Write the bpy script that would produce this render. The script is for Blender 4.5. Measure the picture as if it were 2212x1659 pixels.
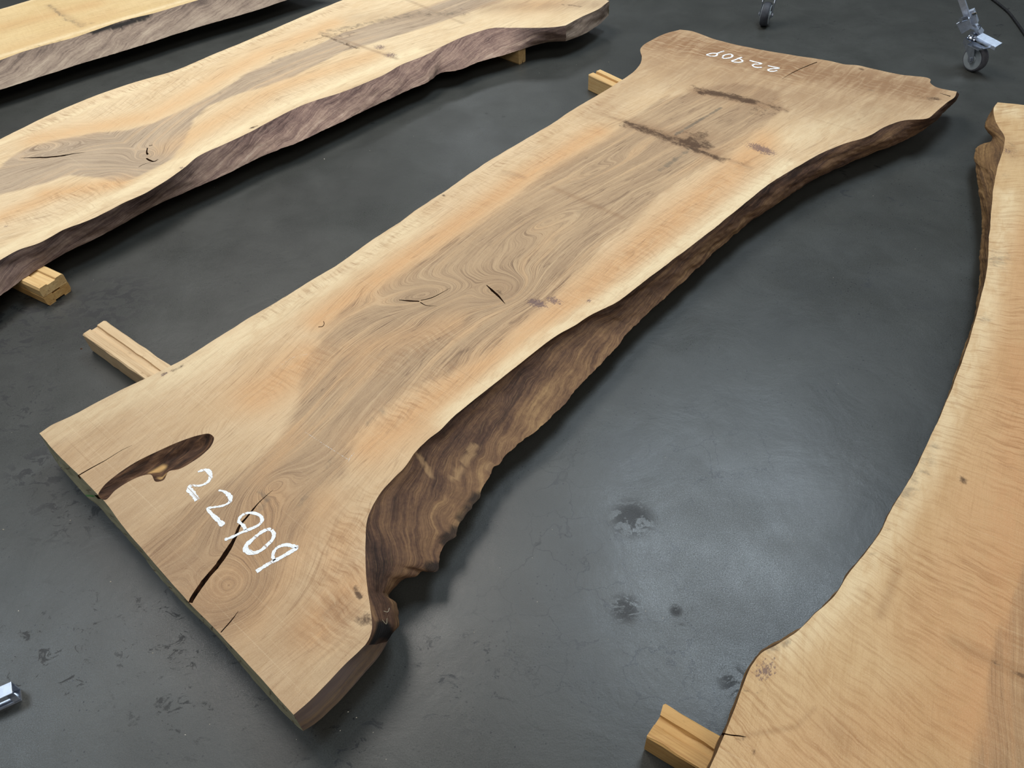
import bpy, bmesh, math, random
import numpy as np
from mathutils import Vector, Matrix
from mathutils.geometry import delaunay_2d_cdt

for o in list(bpy.data.objects):
    bpy.data.objects.remove(o, do_unlink=True)
scene = bpy.context.scene
COL = scene.collection
rng = np.random.default_rng(7)
random.seed(7)

# ------------------------------------------------------------------ camera
FW, FH, FPX = 2212.0, 1659.0, 1661.0
PITCH, ROLL, CAMZ = math.radians(46.6), math.radians(-3.4), 1.6
fwd = np.array([0, math.cos(PITCH), -math.sin(PITCH)])
rt0 = np.array([1.0, 0, 0])
up0 = np.cross(rt0, fwd)
RT = math.cos(ROLL) * rt0 + math.sin(ROLL) * up0
UP = -math.sin(ROLL) * rt0 + math.cos(ROLL) * up0
CAM = np.array([0, 0, CAMZ])
cd = bpy.data.cameras.new('camera')
cam = bpy.data.objects.new('camera', cd)
COL.objects.link(cam)
cd.sensor_fit = 'HORIZONTAL'
cd.sensor_width = 36.0
cd.lens = FPX / FW * 36.0
cd.clip_start = 0.01
cam.matrix_world = Matrix(((RT[0], UP[0], -fwd[0], 0), (RT[1], UP[1], -fwd[1], 0),
                           (RT[2], UP[2], -fwd[2], CAMZ), (0, 0, 0, 1)))
scene.camera = cam

# ------------------------------------------------------------------ light
scene.view_settings.view_transform = 'Standard'
scene.view_settings.look = 'None'
scene.view_settings.exposure = 0.0
scene.view_settings.gamma = 1.0
scene.view_settings.use_curve_mapping = False
world = bpy.data.worlds.new('world')
scene.world = world
world.use_nodes = True
world.node_tree.nodes['Background'].inputs[0].default_value = (0.86, 0.93, 1.0, 1)
world.node_tree.nodes['Background'].inputs[1].default_value = 0.08


def area(name, loc, target, sx, sy, power, color, spread=180):
    l = bpy.data.lights.new(name, 'AREA')
    l.shape = 'RECTANGLE'
    l.size, l.size_y = sx, sy
    l.energy = power
    l.color = color
    l.spread = math.radians(spread)
    o = bpy.data.objects.new(name, l)
    COL.objects.link(o)
    o.location = loc
    d = Vector(target) - Vector(loc)
    o.rotation_euler = d.to_track_quat('-Z', 'Y').to_euler()
    return o


area('skylight', (2.0, 4.1, 5.6), (2.0, 4.1, 0), 1.7, 2.4, 250, (0.76, 0.89, 1.0))
area('skylight', (-4.9, 2.6, 5.6), (-4.9, 2.6, 0), 1.8, 2.6, 120, (0.76, 0.89, 1.0))
area('ceiling_lamp', (-2.1, 4.7, 5.5), (-2.1, 4.7, 0), 2.4, 3.0, 270, (1.0, 0.95, 0.89))
area('ceiling_lamp', (-0.2, 13.2, 5.6), (-0.2, 13.2, 0), 3.0, 2.0, 85, (0.9, 0.96, 1.0))
area('ceiling_lamp', (1.5, -3.0, 5.4), (1.5, -3.0, 0), 4.5, 3.5, 190, (1.0, 0.95, 0.89))


# ------------------------------------------------------------------ helpers: picture measurements to floor plan
def at(x, y, z=0.0):
    d = fwd * FPX + RT * (x - FW / 2) - UP * (y - FH / 2)
    t = (z - CAMZ) / d[2]
    return CAM + t * d


def plan(pts, z):
    return np.array([at(x, y, z)[:2] for x, y in pts])


def h01(ix, iy, seed):
    n = (ix * 374761393 + iy * 668265263 + seed * 974634917) & 0xffffffff
    n = ((n ^ (n >> 13)) * 1274126177) & 0xffffffff
    n = n ^ (n >> 16)
    return (n & 0xffffff) / float(0xffffff)


def vnoise(x, y, seed=0):
    x = np.asarray(x, float); y = np.asarray(y, float)
    ix = np.floor(x).astype(np.int64); iy = np.floor(y).astype(np.int64)
    fx = x - ix; fy = y - iy
    fx = fx * fx * fx * (fx * (fx * 6 - 15) + 10); fy = fy * fy * fy * (fy * (fy * 6 - 15) + 10)
    a = h01(ix, iy, seed); b = h01(ix + 1, iy, seed)
    c = h01(ix, iy + 1, seed); d = h01(ix + 1, iy + 1, seed)
    return (a * (1 - fx) + b * fx) * (1 - fy) + (c * (1 - fx) + d * fx) * fy - 0.5


def fbm(x, y, seed=0, octv=4):
    s = 0; a = 1.0
    for k in range(octv):
        s = s + a * vnoise(np.asarray(x) * 2 ** k, np.asarray(y) * 2 ** k, seed + k * 17)
        a *= 0.5
    return s


def catmull(P, ds, closed=False, sharp=()):
    """resample a polyline smoothly; returns points and the index of every key"""
    P = np.asarray(P, float)
    out = []; idx = []
    n = len(P)
    segs = n if closed else n - 1
    for i in range(segs):
        p1 = P[i]; p2 = P[(i + 1) % n]
        p0 = P[i - 1] if (i > 0 or closed) else p1
        p3 = P[(i + 2) % n] if (i + 2 < n or closed) else p2
        if i in sharp: p0 = p1
        if (i + 1) in sharp: p3 = p2
        L = np.linalg.norm(p2 - p1)
        m = max(1, int(math.ceil(L / ds)))
        idx.append(len(out))
        # limited tangents so that uneven spacing does not overshoot
        def tang(a, b, c):
            la = np.linalg.norm(b - a); lc = np.linalg.norm(c - b)
            if la < 1e-9 and lc < 1e-9: return (c - a) * 0
            if la < 1e-9: return (c - b) / lc
            if lc < 1e-9: return (b - a) / la
            t = (b - a) / la * lc + (c - b) / lc * la
            return t / (la + lc)
        m1 = tang(p0, p1, p2) * L; m2 = tang(p1, p2, p3) * L
        for k in range(m):
            t = k / m
            out.append((2 * t**3 - 3 * t * t + 1) * p1 + (t**3 - 2 * t * t + t) * m1 +
                       (-2 * t**3 + 3 * t * t) * p2 + (t**3 - t * t) * m2)
    if not closed:
        idx.append(len(out)); out.append(P[-1])
    return np.array(out), idx


def inside(poly, pts):
    x, y = pts[:, 0], pts[:, 1]
    r = np.zeros(len(pts), bool)
    n = len(poly)
    for i in range(n):
        x1, y1 = poly[i]; x2, y2 = poly[(i + 1) % n]
        if y1 == y2: continue
        c = ((y1 > y) != (y2 > y)) & (x < (x2 - x1) * (y - y1) / (y2 - y1) + x1)
        r ^= c
    return r


def dseg(pts, poly, closed=False):
    """distance from points to a polyline, and position along it (0..1)"""
    best = np.full(len(pts), 1e9); par = np.zeros(len(pts))
    poly = np.asarray(poly)
    n = len(poly) if closed else len(poly) - 1
    for i in range(n):
        a = poly[i]; b = poly[(i + 1) % len(poly)]
        ab = b - a
        t = np.clip(((pts - a) @ ab) / max(ab @ ab, 1e-12), 0, 1)
        d = np.linalg.norm(pts - (a + t[:, None] * ab), axis=1)
        m = d < best
        best[m] = d[m]; par[m] = (i + t[m]) / n
    return best, par


def link(name, verts, faces, mat=None, parent=None, smooth=False):
    me = bpy.data.meshes.new(name)
    me.from_pydata([tuple(v) for v in verts], [], [tuple(f) for f in faces])
    me.validate()
    o = bpy.data.objects.new(name, me)
    COL.objects.link(o)
    if parent is not None: o.parent = parent
    if mat is not None: me.materials.append(mat)
    if smooth:
        me.polygons.foreach_set('use_smooth', [True] * len(me.polygons))
    me.update()
    return o


def fattr(o, name, vals):
    a = o.data.attributes.new(name, 'FLOAT', 'POINT')
    a.data.foreach_set('value', np.asarray(vals, np.float32))


def cattr(o, name, cols):
    a = o.data.attributes.new(name, 'FLOAT_COLOR', 'POINT')
    a.data.foreach_set('color', np.asarray(cols, np.float32).ravel())


def tag(o, label, cat, group=None):
    o['label'] = label; o['category'] = cat
    if group: o['group'] = group
    return o


def lin(r, g, b):
    f = lambda c: (c / 255 / 12.92) if c / 255 <= 0.04045 else ((c / 255 + 0.055) / 1.055) ** 2.4
    return (f(r), f(g), f(b), 1.0)


# ------------------------------------------------------------------ helpers: materials
class NT:
    def __init__(s, name, rough=0.6, spec=0.3):
        s.m = bpy.data.materials.new(name)
        s.m.use_nodes = True
        s.t = s.m.node_tree
        s.b = s.t.nodes['Principled BSDF']
        s.b.inputs['Roughness'].default_value = rough
        s.b.inputs['Specular IOR Level'].default_value = spec

    def n(s, typ, **kw):
        nd = s.t.nodes.new(typ)
        for k, v in kw.items(): setattr(nd, k, v)
        return nd

    def put(s, sock, v):
        if isinstance(v, bpy.types.NodeSocket): s.t.links.new(v, sock)
        else: sock.default_value = v

    def math(s, op, a, b=0.0, c=0.0, clamp=False):
        nd = s.n('ShaderNodeMath', operation=op, use_clamp=clamp)
        s.put(nd.inputs[0], a); s.put(nd.inputs[1], b)
        if len(nd.inputs) > 2: s.put(nd.inputs[2], c)
        return nd.outputs[0]

    def mul(s, a, b): return s.math('MULTIPLY', a, b)
    def add(s, a, b): return s.math('ADD', a, b)

    def comb(s, x, y, z=0.0):
        nd = s.n('ShaderNodeCombineXYZ')
        s.put(nd.inputs[0], x); s.put(nd.inputs[1], y); s.put(nd.inputs[2], z)
        return nd.outputs[0]

    def sep(s, v):
        nd = s.n('ShaderNodeSeparateXYZ'); s.put(nd.inputs[0], v)
        return nd.outputs

    def obj(s): return s.n('ShaderNodeTexCoord').outputs['Object']

    def attr(s, name):
        return s.n('ShaderNodeAttribute', attribute_name=name)

    def attrs(s, name):
        a = s.attr(name)
        nd = s.n('ShaderNodeSeparateColor'); s.put(nd.inputs[0], a.outputs['Color'])
        return nd.outputs[0], nd.outputs[1], nd.outputs[2], a.outputs['Alpha']

    def noise(s, vec, scale, detail=4.0, rough=0.55, dist=0.0):
        nd = s.n('ShaderNodeTexNoise')
        s.put(nd.inputs['Vector'], vec); nd.inputs['Scale'].default_value = scale
        nd.inputs['Detail'].default_value = detail; nd.inputs['Roughness'].default_value = rough
        nd.inputs['Distortion'].default_value = dist
        return nd.outputs[0]

    def vor(s, vec, scale, feature='F1'):
        nd = s.n('ShaderNodeTexVoronoi', feature=feature)
        s.put(nd.inputs['Vector'], vec); nd.inputs['Scale'].default_value = scale
        return nd.outputs['Distance']

    def scale(s, v, x, y, z=1.0):
        nd = s.n('ShaderNodeMapping'); s.put(nd.inputs[0], v)
        nd.inputs['Scale'].default_value = (x, y, z)
        return nd.outputs[0]

    def step(s, v, lo, hi, a=0.0, b=1.0):
        nd = s.n('ShaderNodeMapRange', interpolation_type='SMOOTHSTEP')
        s.put(nd.inputs[0], v); nd.inputs[1].default_value = lo; nd.inputs[2].default_value = hi
        nd.inputs[3].default_value = a; nd.inputs[4].default_value = b
        return nd.outputs[0]

    def ramp(s, fac, stops):
        nd = s.n('ShaderNodeValToRGB'); s.put(nd.inputs[0], fac)
        els = nd.color_ramp.elements
        while len(els) < len(stops): els.new(0.5)
        for e, (p, c) in zip(els, stops):
            e.position = p; e.color = c
        return nd.outputs[0]

    def mix(s, fac, a, b, blend='MIX'):
        nd = s.n('ShaderNodeMix', data_type='RGBA', blend_type=blend)
        s.put(nd.inputs[0], fac)
        s.put(nd.inputs[6], a); s.put(nd.inputs[7], b)
        return nd.outputs[2]

    def bump(s, height, strength, dist, base=None):
        nd = s.n('ShaderNodeBump'); s.put(nd.inputs['Height'], height)
        nd.inputs['Strength'].default_value = strength; nd.inputs['Distance'].default_value = dist
        if base is not None: s.put(nd.inputs['Normal'], base)
        s.put(s.b.inputs['Normal'], nd.outputs[0])
        return nd.outputs[0]

    def color(s, c): s.put(s.b.inputs['Base Color'], c); return s


def wood_top(name, sapA, sapB, orange, heartA, heartB, line, darkc, lines=1.0, cf=1.0, ca=0.62):
    """sawn face: growth lines follow the 'h' field, masks come from the attributes ma and mb"""
    M = NT(name, 0.62, 0.25)
    P = M.obj()
    u, v, _ = M.sep(P)
    h = M.attr('h').outputs['Fac']
    q = M.attr('q').outputs['Fac']
    heart, stain, curl, oran = M.attrs('ma')
    pale, grey, brown, purple = M.attrs('mb')
    # slow blotches
    big = M.noise(M.scale(P, 2.2, 6, 1), 1.0, 3.0, 0.5, 0.4)
    mid = M.noise(M.scale(P, 14, 40, 1), 1.0, 3.0, 0.6, 0.6)
    sap = M.mix(M.step(M.add(M.mul(big, 0.6), M.mul(mid, 0.4)), 0.34, 0.66), sapA, sapB)
    sap = M.mix(M.mul(oran, M.step(mid, 0.15, 0.6, 0.55, 1.0)), sap, orange)
    # growth lines
    wob = M.noise(M.scale(P, 5, 12, 1), 1.0, 3.0, 0.5)
    hh = M.add(h, M.mul(wob, 0.006))
    g1 = M.noise(M.comb(M.mul(hh, 210.0), M.mul(u, 1.6)), 1.0, 4.0, 0.62)
    g2 = M.noise(M.comb(M.mul(hh, 640.0), M.mul(u, 9.0)), 1.0, 3.0, 0.65)
    g3 = M.noise(M.comb(M.mul(hh, 40.0), M.mul(u, 1.3)), 1.0, 3.0, 0.55)
    hcol = M.mix(M.step(g3, 0.34, 0.66), heartA, heartB)
    hcol = M.mix(M.mul(M.step(g3, 0.52, 0.70), 0.30), hcol, orange)
    t1 = M.step(M.math('ABSOLUTE', M.add(g1, -0.5)), 0.035, 0.004)
    t3 = M.step(M.math('ABSOLUTE', M.add(g3, -0.47)), 0.012, 0.002)
    lmod = M.step(M.noise(M.scale(P, 3.5, 9, 1), 1.0, 2.0, 0.5), 0.35, 0.62, 0.25, 1.0)
    hcol = M.mix(M.mul(oran, 0.65), hcol, orange)
    hcol = M.mix(M.mul(M.step(g1, 0.52, 0.72), 0.30), hcol, line)
    hcol = M.mix(M.mul(M.step(g2, 0.52, 0.72), 0.40), hcol, line)
    hcol = M.mix(M.mul(M.mul(t1, lmod), 0.60), hcol, line)
    hcol = M.mix(M.mul(M.mul(t3, lmod), 0.60), hcol, line)
    hcol = M.mix(M.mul(M.step(g1, 0.45, 0.30), 0.30), hcol, sapB)
    sap = M.mix(M.mul(M.mul(t1, lmod), 0.24 * lines), sap, darkc)
    sap = M.mix(M.mul(M.mul(t3, lmod), 0.30 * lines), sap, darkc)
    sap = M.mix(M.mul(M.step(g2, 0.50, 0.72), 0.20 * lines), sap, darkc)
    edge = M.noise(M.scale(P, 9, 40, 1), 1.0, 3.0, 0.6)
    hf = M.step(M.add(heart, M.mul(M.add(edge, -0.5), 0.22)), 0.42, 0.58)
    col = M.mix(M.mul(hf, 0.93), sap, hcol)
    # pale and brown zones
    col = M.mix(M.mul(pale, M.step(mid, 0.3, 0.6, 0.5, 1.0)), col, lin(232, 212, 172))
    bn = M.noise(M.scale(P, 6, 30, 1), 1.0, 4.0, 0.6, 1.0)
    col = M.mix(M.mul(brown, M.step(bn, 0.25, 0.65, 0.55, 0.95)), col, M.mix(0.30, darkc, heartB))
    # curl figure: short ripples across the grain
    cu = M.noise(M.comb(M.add(M.mul(q, 95.0 * cf), M.mul(wob, 5.0)), M.mul(v, 11.0)), 1.0, 1.5, 0.45, 0.25)
    cu2 = M.noise(M.comb(M.add(M.mul(q, 230.0 * cf), M.mul(wob, 9.0)), M.mul(v, 24.0)), 1.0, 2.0, 0.5, 0.2)
    cfac = M.mul(curl, M.add(M.mul(M.step(cu, 0.46, 0.68), 0.62), M.mul(M.step(cu2, 0.48, 0.70), 0.50)))
    col = M.mix(M.mul(cfac, ca), col, M.mix(0.6, lin(150, 98, 52), darkc))
    col = M.mix(M.mul(M.mul(curl, M.step(cu, 0.46, 0.30)), 0.28), col, sapB)
    # pores: fine dark dashes along the growth lines
    po = M.noise(M.comb(M.mul(hh, 1300.0), M.mul(u, 38.0)), 1.0, 2.0, 0.6)
    col = M.mix(M.mul(M.step(po, 0.56, 0.76), M.step(hf, 0, 1, 0.30 * lines, 0.55)), col, M.mix(0.6, line, darkc))
    # saw marks straight across the board
    sm = M.noise(M.comb(M.add(M.mul(u, 210.0), M.mul(v, 4.0)), M.mul(v, 1.0)), 1.0, 3.0, 0.7)
    smb = M.noise(M.scale(P, 3, 5, 1), 1.0, 2.0, 0.5)
    col = M.mix(M.mul(M.step(sm, 0.60, 0.76), M.step(smb, 0.35, 0.65, 0.10, 0.34)), col, darkc)
    col = M.mix(M.mul(M.step(sm, 0.42, 0.28), 0.14), col, lin(236, 216, 180))
    fz = M.noise(M.scale(P, 330, 620, 1), 1.0, 3.0, 0.75)
    col = M.mix(M.mul(M.step(fz, 0.52, 0.72), 0.20), col, darkc)
    col = M.mix(M.mul(M.step(fz, 0.48, 0.28), 0.16), col, lin(240, 222, 190))
    # blue-grey and purple mineral stain, and dark brown stain with ragged edges
    sn = M.noise(M.scale(P, 44, 26, 1), 1.0, 5.0, 0.66, 0.5)
    sf = M.noise(M.scale(P, 120, 200, 1), 1.0, 4.0, 0.7)
    gr = M.step(M.add(grey, M.mul(M.mul(M.add(sn, -0.5), 1.6), M.step(grey, 0.02, 0.2))), 0.30, 0.95)
    col = M.mix(M.mul(gr, 0.75), col, lin(112, 100, 84))
    pu = M.step(M.add(purple, M.mul(M.mul(M.add(sf, -0.5), 2.4), M.step(purple, 0.05, 0.3))), 0.42, 0.80)
    col = M.mix(M.mul(pu, 0.72), col, lin(92, 72, 78))
    st = M.mul(M.step(stain, 0.02, 0.16), M.step(M.add(stain, M.mul(M.add(M.add(M.mul(sn, 0.74), M.mul(sf, 0.26)), -0.5), 2.6)), 0.30, 0.95))
    col = M.mix(M.mul(st, 0.86), col, lin(66, 45, 30))
    M.color(col)
    hb = M.add(M.mul(sm, 0.6), M.mul(po, 0.4))
    M.bump(hb, 0.25, 0.002)
    return M.m


def wood_side(name, c1, c2, c3, c4, stretch=1.0, bump=0.5, g1=lin(105, 96, 100), g2=lin(140, 118, 100), wav=0.45):
    """live edge below the bark: fibres running along the length, mottled"""
    M = NT(name, 0.7, 0.25)
    s, t, dk, gy = M.attrs('st')
    P = M.obj()
    w = M.noise(P, 7.0, 3.0, 0.5)
    tt = M.add(t, M.mul(M.add(w, -0.5), wav))
    ob = M.add(tt, M.mul(s, -2.4 * stretch))
    n1 = M.noise(M.comb(M.mul(s, 2.2), M.mul(ob, 2.6), 3.1), 1.0, 4.0, 0.6, 0.2)
    n2 = M.noise(M.comb(M.mul(s, 5.0), M.mul(ob, 17.0), 7.7), 1.0, 5.0, 0.68, 0.25)
    n3 = M.noise(M.scale(P, 90, 90, 90), 1.0, 4.0, 0.75)
    n5 = M.noise(P, 11.0, 4.0, 0.6)
    f = M.add(M.add(M.mul(n1, 0.42), M.mul(n2, 0.34)), M.add(M.add(M.mul(n3, 0.14), M.mul(n5, 0.20)), M.mul(M.add(t, -0.5), 0.10)))
    col = M.ramp(f, [(0.42, c1), (0.52, c2), (0.62, c3), (0.80, c4)])
    n4 = M.noise(M.comb(M.mul(s, 14.0), M.mul(ob, 75.0), 1.0), 1.0, 4.0, 0.65)
    col = M.mix(M.mul(M.step(n4, 0.50, 0.74), 0.42), col, c1)
    col = M.mix(M.mul(M.step(n4, 0.46, 0.28), 0.28), col, c4)
    col = M.mix(dk, col, lin(17, 14, 13))
    col = M.mix(M.mul(gy, 0.85), col, M.mix(n2, g1, g2))
    M.color(col)
    M.bump(M.add(M.mul(n2, 0.45), M.add(M.mul(n4, 0.4), M.mul(n3, 0.25))), bump, 0.006)
    return M.m


def simple_noise(name, ca, cb, sc, rough=0.6, spec=0.3, metal=0.0, stretch=(1, 1, 1), bump=0.0):
    M = NT(name, rough, spec)
    P = M.obj()
    n = M.noise(M.scale(P, *[sc * k for k in stretch]), 1.0, 5.0, 0.6)
    M.color(M.mix(M.step(n, 0.35, 0.65), ca, cb))
    M.b.inputs['Metallic'].default_value = metal
    if bump: M.bump(n, bump, 0.003)
    return M.m


crack_mat = simple_noise('crack_wood', lin(40, 26, 18), lin(88, 58, 38), 60, 0.8, 0.1)
chalkM = NT('white_chalk', 0.9, 0.05)
_n = chalkM.noise(chalkM.obj(), 420.0, 4.0, 0.7)
_s = chalkM.noise(chalkM.scale(chalkM.obj(), 190, 8, 1), 1.0, 2.0, 0.6)
chalkM.put(chalkM.b.inputs['Alpha'], chalkM.mul(chalkM.step(_n, 0.33, 0.42), chalkM.step(_s, 0.33, 0.40, 0.25, 1.0)))
chalkM.color(lin(240, 243, 245))
chalk_mat = chalkM.m
faintM = NT('faint_chalk', 0.9, 0.05)
faintM.put(faintM.b.inputs['Alpha'], faintM.mul(faintM.step(faintM.noise(faintM.obj(), 160.0, 4.0, 0.7), 0.42, 0.62), 0.6))
faintM.color(lin(236, 230, 220))
faint_chalk = faintM.m


# ------------------------------------------------------------------ floor
def floor_mat():
    M = NT('worn_dark_concrete', 0.5, 0.5)
    P = M.obj()
    big = M.noise(P, 0.9, 4.0, 0.6, 0.5)
    mid = M.noise(P, 5.0, 5.0, 0.62, 0.4)
    fine = M.noise(P, 330.0, 4.0, 0.75)
    f = M.add(M.add(M.mul(big, 0.28), M.mul(mid, 0.37)), M.mul(fine, 0.35))
    col = M.ramp(f, [(0.30, lin(44, 45, 43)), (0.5, lin(57, 58, 55)), (0.68, lin(71, 72, 69))])
    spk = M.noise(P, 620.0, 3.0, 0.8)
    col = M.mix(M.mul(M.step(spk, 0.56, 0.70), 0.55), col, lin(34, 35, 35))
    col = M.mix(M.mul(M.step(spk, 0.44, 0.30), 0.30), col, lin(104, 104, 100))
    # hairline map cracks, in patches
    dP = M.n('ShaderNodeVectorMath', operation='ADD')
    nz = M.n('ShaderNodeTexNoise'); M.put(nz.inputs['Vector'], P); nz.inputs['Scale'].default_value = 14.0
    nz.inputs['Detail'].default_value = 4.0
    sc = M.n('ShaderNodeVectorMath', operation='SCALE'); M.put(sc.inputs[0], nz.outputs['Color']); sc.inputs['Scale'].default_value = 0.11
    M.put(dP.inputs[0], P); M.put(dP.inputs[1], sc.outputs[0])
    cr = M.vor(dP.outputs[0], 8.0, 'DISTANCE_TO_EDGE')
    patch = M.noise(P, 1.7, 3.0, 0.5)
    gx_, gy_, _ = M.sep(P)
    cgx = M.add(gx_, -float(at(1480, 1200)[0])); cgy = M.add(gy_, -float(at(1480, 1200)[1]))
    zone = M.step(M.math('SQRT', M.add(M.mul(cgx, cgx), M.mul(cgy, cgy))), 0.62, 0.25, 0.12, 1.0)
    crk = M.mul(zone, M.mul(M.step(cr, 0.020, 0.004), M.mul(M.step(patch, 0.36, 0.5), M.step(mid, 0.34, 0.52))))
    col = M.mix(M.mul(crk, 0.8), col, lin(34, 34, 34))
    # dark scuffs and flaked coating
    sc1 = M.noise(M.scale(P, 9, 16, 1), 1.0, 6.0, 0.72, 0.7)
    loc = M.noise(P, 1.25, 3.0, 0.5, 0.3)
    scuff = M.mul(M.step(sc1, 0.60, 0.68), M.step(loc, 0.47, 0.66))
    xs, ys, _ = M.sep(P)
    def blob(cx, cy, r):
        dx = M.add(xs, -cx); dy = M.add(ys, -cy)
        d = M.math('SQRT', M.add(M.mul(dx, dx), M.mul(dy, dy)))
        return M.step(d, r, r * 0.25)
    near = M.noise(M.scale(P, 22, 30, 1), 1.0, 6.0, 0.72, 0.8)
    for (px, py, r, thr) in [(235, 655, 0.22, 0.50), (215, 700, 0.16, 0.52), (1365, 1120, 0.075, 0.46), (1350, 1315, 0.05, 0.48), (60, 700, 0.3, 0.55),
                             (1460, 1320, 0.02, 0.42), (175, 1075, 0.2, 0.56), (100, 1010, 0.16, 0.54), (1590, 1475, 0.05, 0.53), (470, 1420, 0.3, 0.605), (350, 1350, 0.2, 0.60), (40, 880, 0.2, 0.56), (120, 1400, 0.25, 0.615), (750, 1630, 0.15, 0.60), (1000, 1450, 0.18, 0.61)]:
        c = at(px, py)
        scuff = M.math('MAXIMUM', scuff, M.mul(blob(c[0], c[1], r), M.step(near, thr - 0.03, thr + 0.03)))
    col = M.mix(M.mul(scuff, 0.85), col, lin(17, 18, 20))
    # tiny dark pits
    pit = M.vor(P, 60.0)
    col = M.mix(M.mul(M.step(pit, 0.16, 0.08), M.step(M.noise(P, 9.0, 2.0), 0.46, 0.58)), col, lin(30, 30, 32))
    M.color(col)
    rg = M.noise(P, 3.0, 4.0, 0.6)
    M.put(M.b.inputs['Roughness'], M.add(M.add(M.step(rg, 0.3, 0.7, 0.30, 0.42), M.add(M.mul(M.add(fine, -0.5), 0.5), M.mul(M.step(spk, 0.52, 0.70), 0.25))), M.mul(scuff, 0.18)))
    M.bump(M.add(M.add(M.mul(mid, 0.5), M.mul(fine, 0.05)), M.mul(scuff, -0.02)), 0.25, 0.012)
    return M.m


fl = link('floor', [(-14, -8, 0), (14, -8, 0), (14, 22, 0), (-14, 22, 0)], [(0, 1, 2, 3)], floor_mat())
fl['kind'] = 'structure'

ZB, TH = 0.0735, 0.066
ZT = ZB + TH


# ------------------------------------------------------------------ slab builder
class Slab:
    def __init__(s, ang, origin_px, cell, seed):
        s.ang = math.radians(ang)
        s.o = at(*origin_px, ZT)[:2]
        s.cell = cell; s.seed = seed
        s.eu = np.array([math.cos(s.ang), math.sin(s.ang)])
        s.ev = np.array([-math.sin(s.ang), math.cos(s.ang)])

    def loc(s, xy):
        d = np.asarray(xy) - s.o
        return np.stack([d @ s.eu, d @ s.ev], -1)

    def px(s, pts, z=None):
        return s.loc(plan(pts, ZT if z is None else z))

    def P(s, x, y): return s.px([(x, y)])[0]


def paired(S, top, bot, pairs, ds, sharp_t=(), sharp_b=()):
    """smooth both outlines and pair them by the listed key indices; returns equal-length arrays"""
    T, ti = catmull(top, ds * 0.5, sharp=sharp_t)
    B, bi = catmull(bot, ds * 0.5, sharp=sharp_b)
    def cum(A): return np.concatenate([[0], np.cumsum(np.linalg.norm(np.diff(A, axis=0), axis=1))])
    ct, cb = cum(T), cum(B)
    outT, outB = [], []
    for (a, b), (a2, b2) in zip(pairs[:-1], pairs[1:]):
        t0, t1 = ct[ti[a]], ct[ti[a2]]; b0, b1 = cb[bi[b]], cb[bi[b2]]
        n = max(1, int(round(max(t1 - t0, b1 - b0) / ds)))
        for k in range(n):
            f = k / n
            tt = t0 + (t1 - t0) * f; bb = b0 + (b1 - b0) * f
            outT.append([np.interp(tt, ct, T[:, 0]), np.interp(tt, ct, T[:, 1])])
            outB.append([np.interp(bb, cb, B[:, 0]), np.interp(bb, cb, B[:, 1])])
    outT.append(T[-1]); outB.append(B[-1])
    return np.array(outT), np.array(outB)


def jitter(A, amp, freq, seed):
    """small fractal unevenness across a line, ends kept"""
    d = np.gradient(A, axis=0); n = np.stack([-d[:, 1], d[:, 0]], -1)
    n /= np.maximum(np.linalg.norm(n, axis=1), 1e-9)[:, None]
    c = np.concatenate([[0], np.cumsum(np.linalg.norm(np.diff(A, axis=0), axis=1))])
    w = np.minimum(1, np.minimum(c, c[-1] - c) / 0.03)
    return A + n * (fbm(c * freq, c * 0 + 3.3, seed) * amp * w)[:, None]


def crack_poly(S, pts, widths):
    """pixel centre line plus half widths in metres -> closed outline in slab coordinates"""
    A = S.px(pts)
    C, ki = catmull(A, 0.008)
    w = np.interp(np.arange(len(C)), ki, widths)
    d = np.gradient(C, axis=0); n = np.stack([-d[:, 1], d[:, 0]], -1)
    n /= np.maximum(np.linalg.norm(n, axis=1), 1e-9)[:, None]
    c = np.arange(len(C))
    w1 = w * (1 + 0.35 * fbm(c * 0.5, c * 0 + 1.1, S.seed)); w2 = w * (1 + 0.35 * fbm(c * 0.5, c * 0 + 9.1, S.seed))
    L = C + n * w1[:, None]; R = C - n * w2[:, None]
    return np.concatenate([L, R[::-1]])


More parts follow.
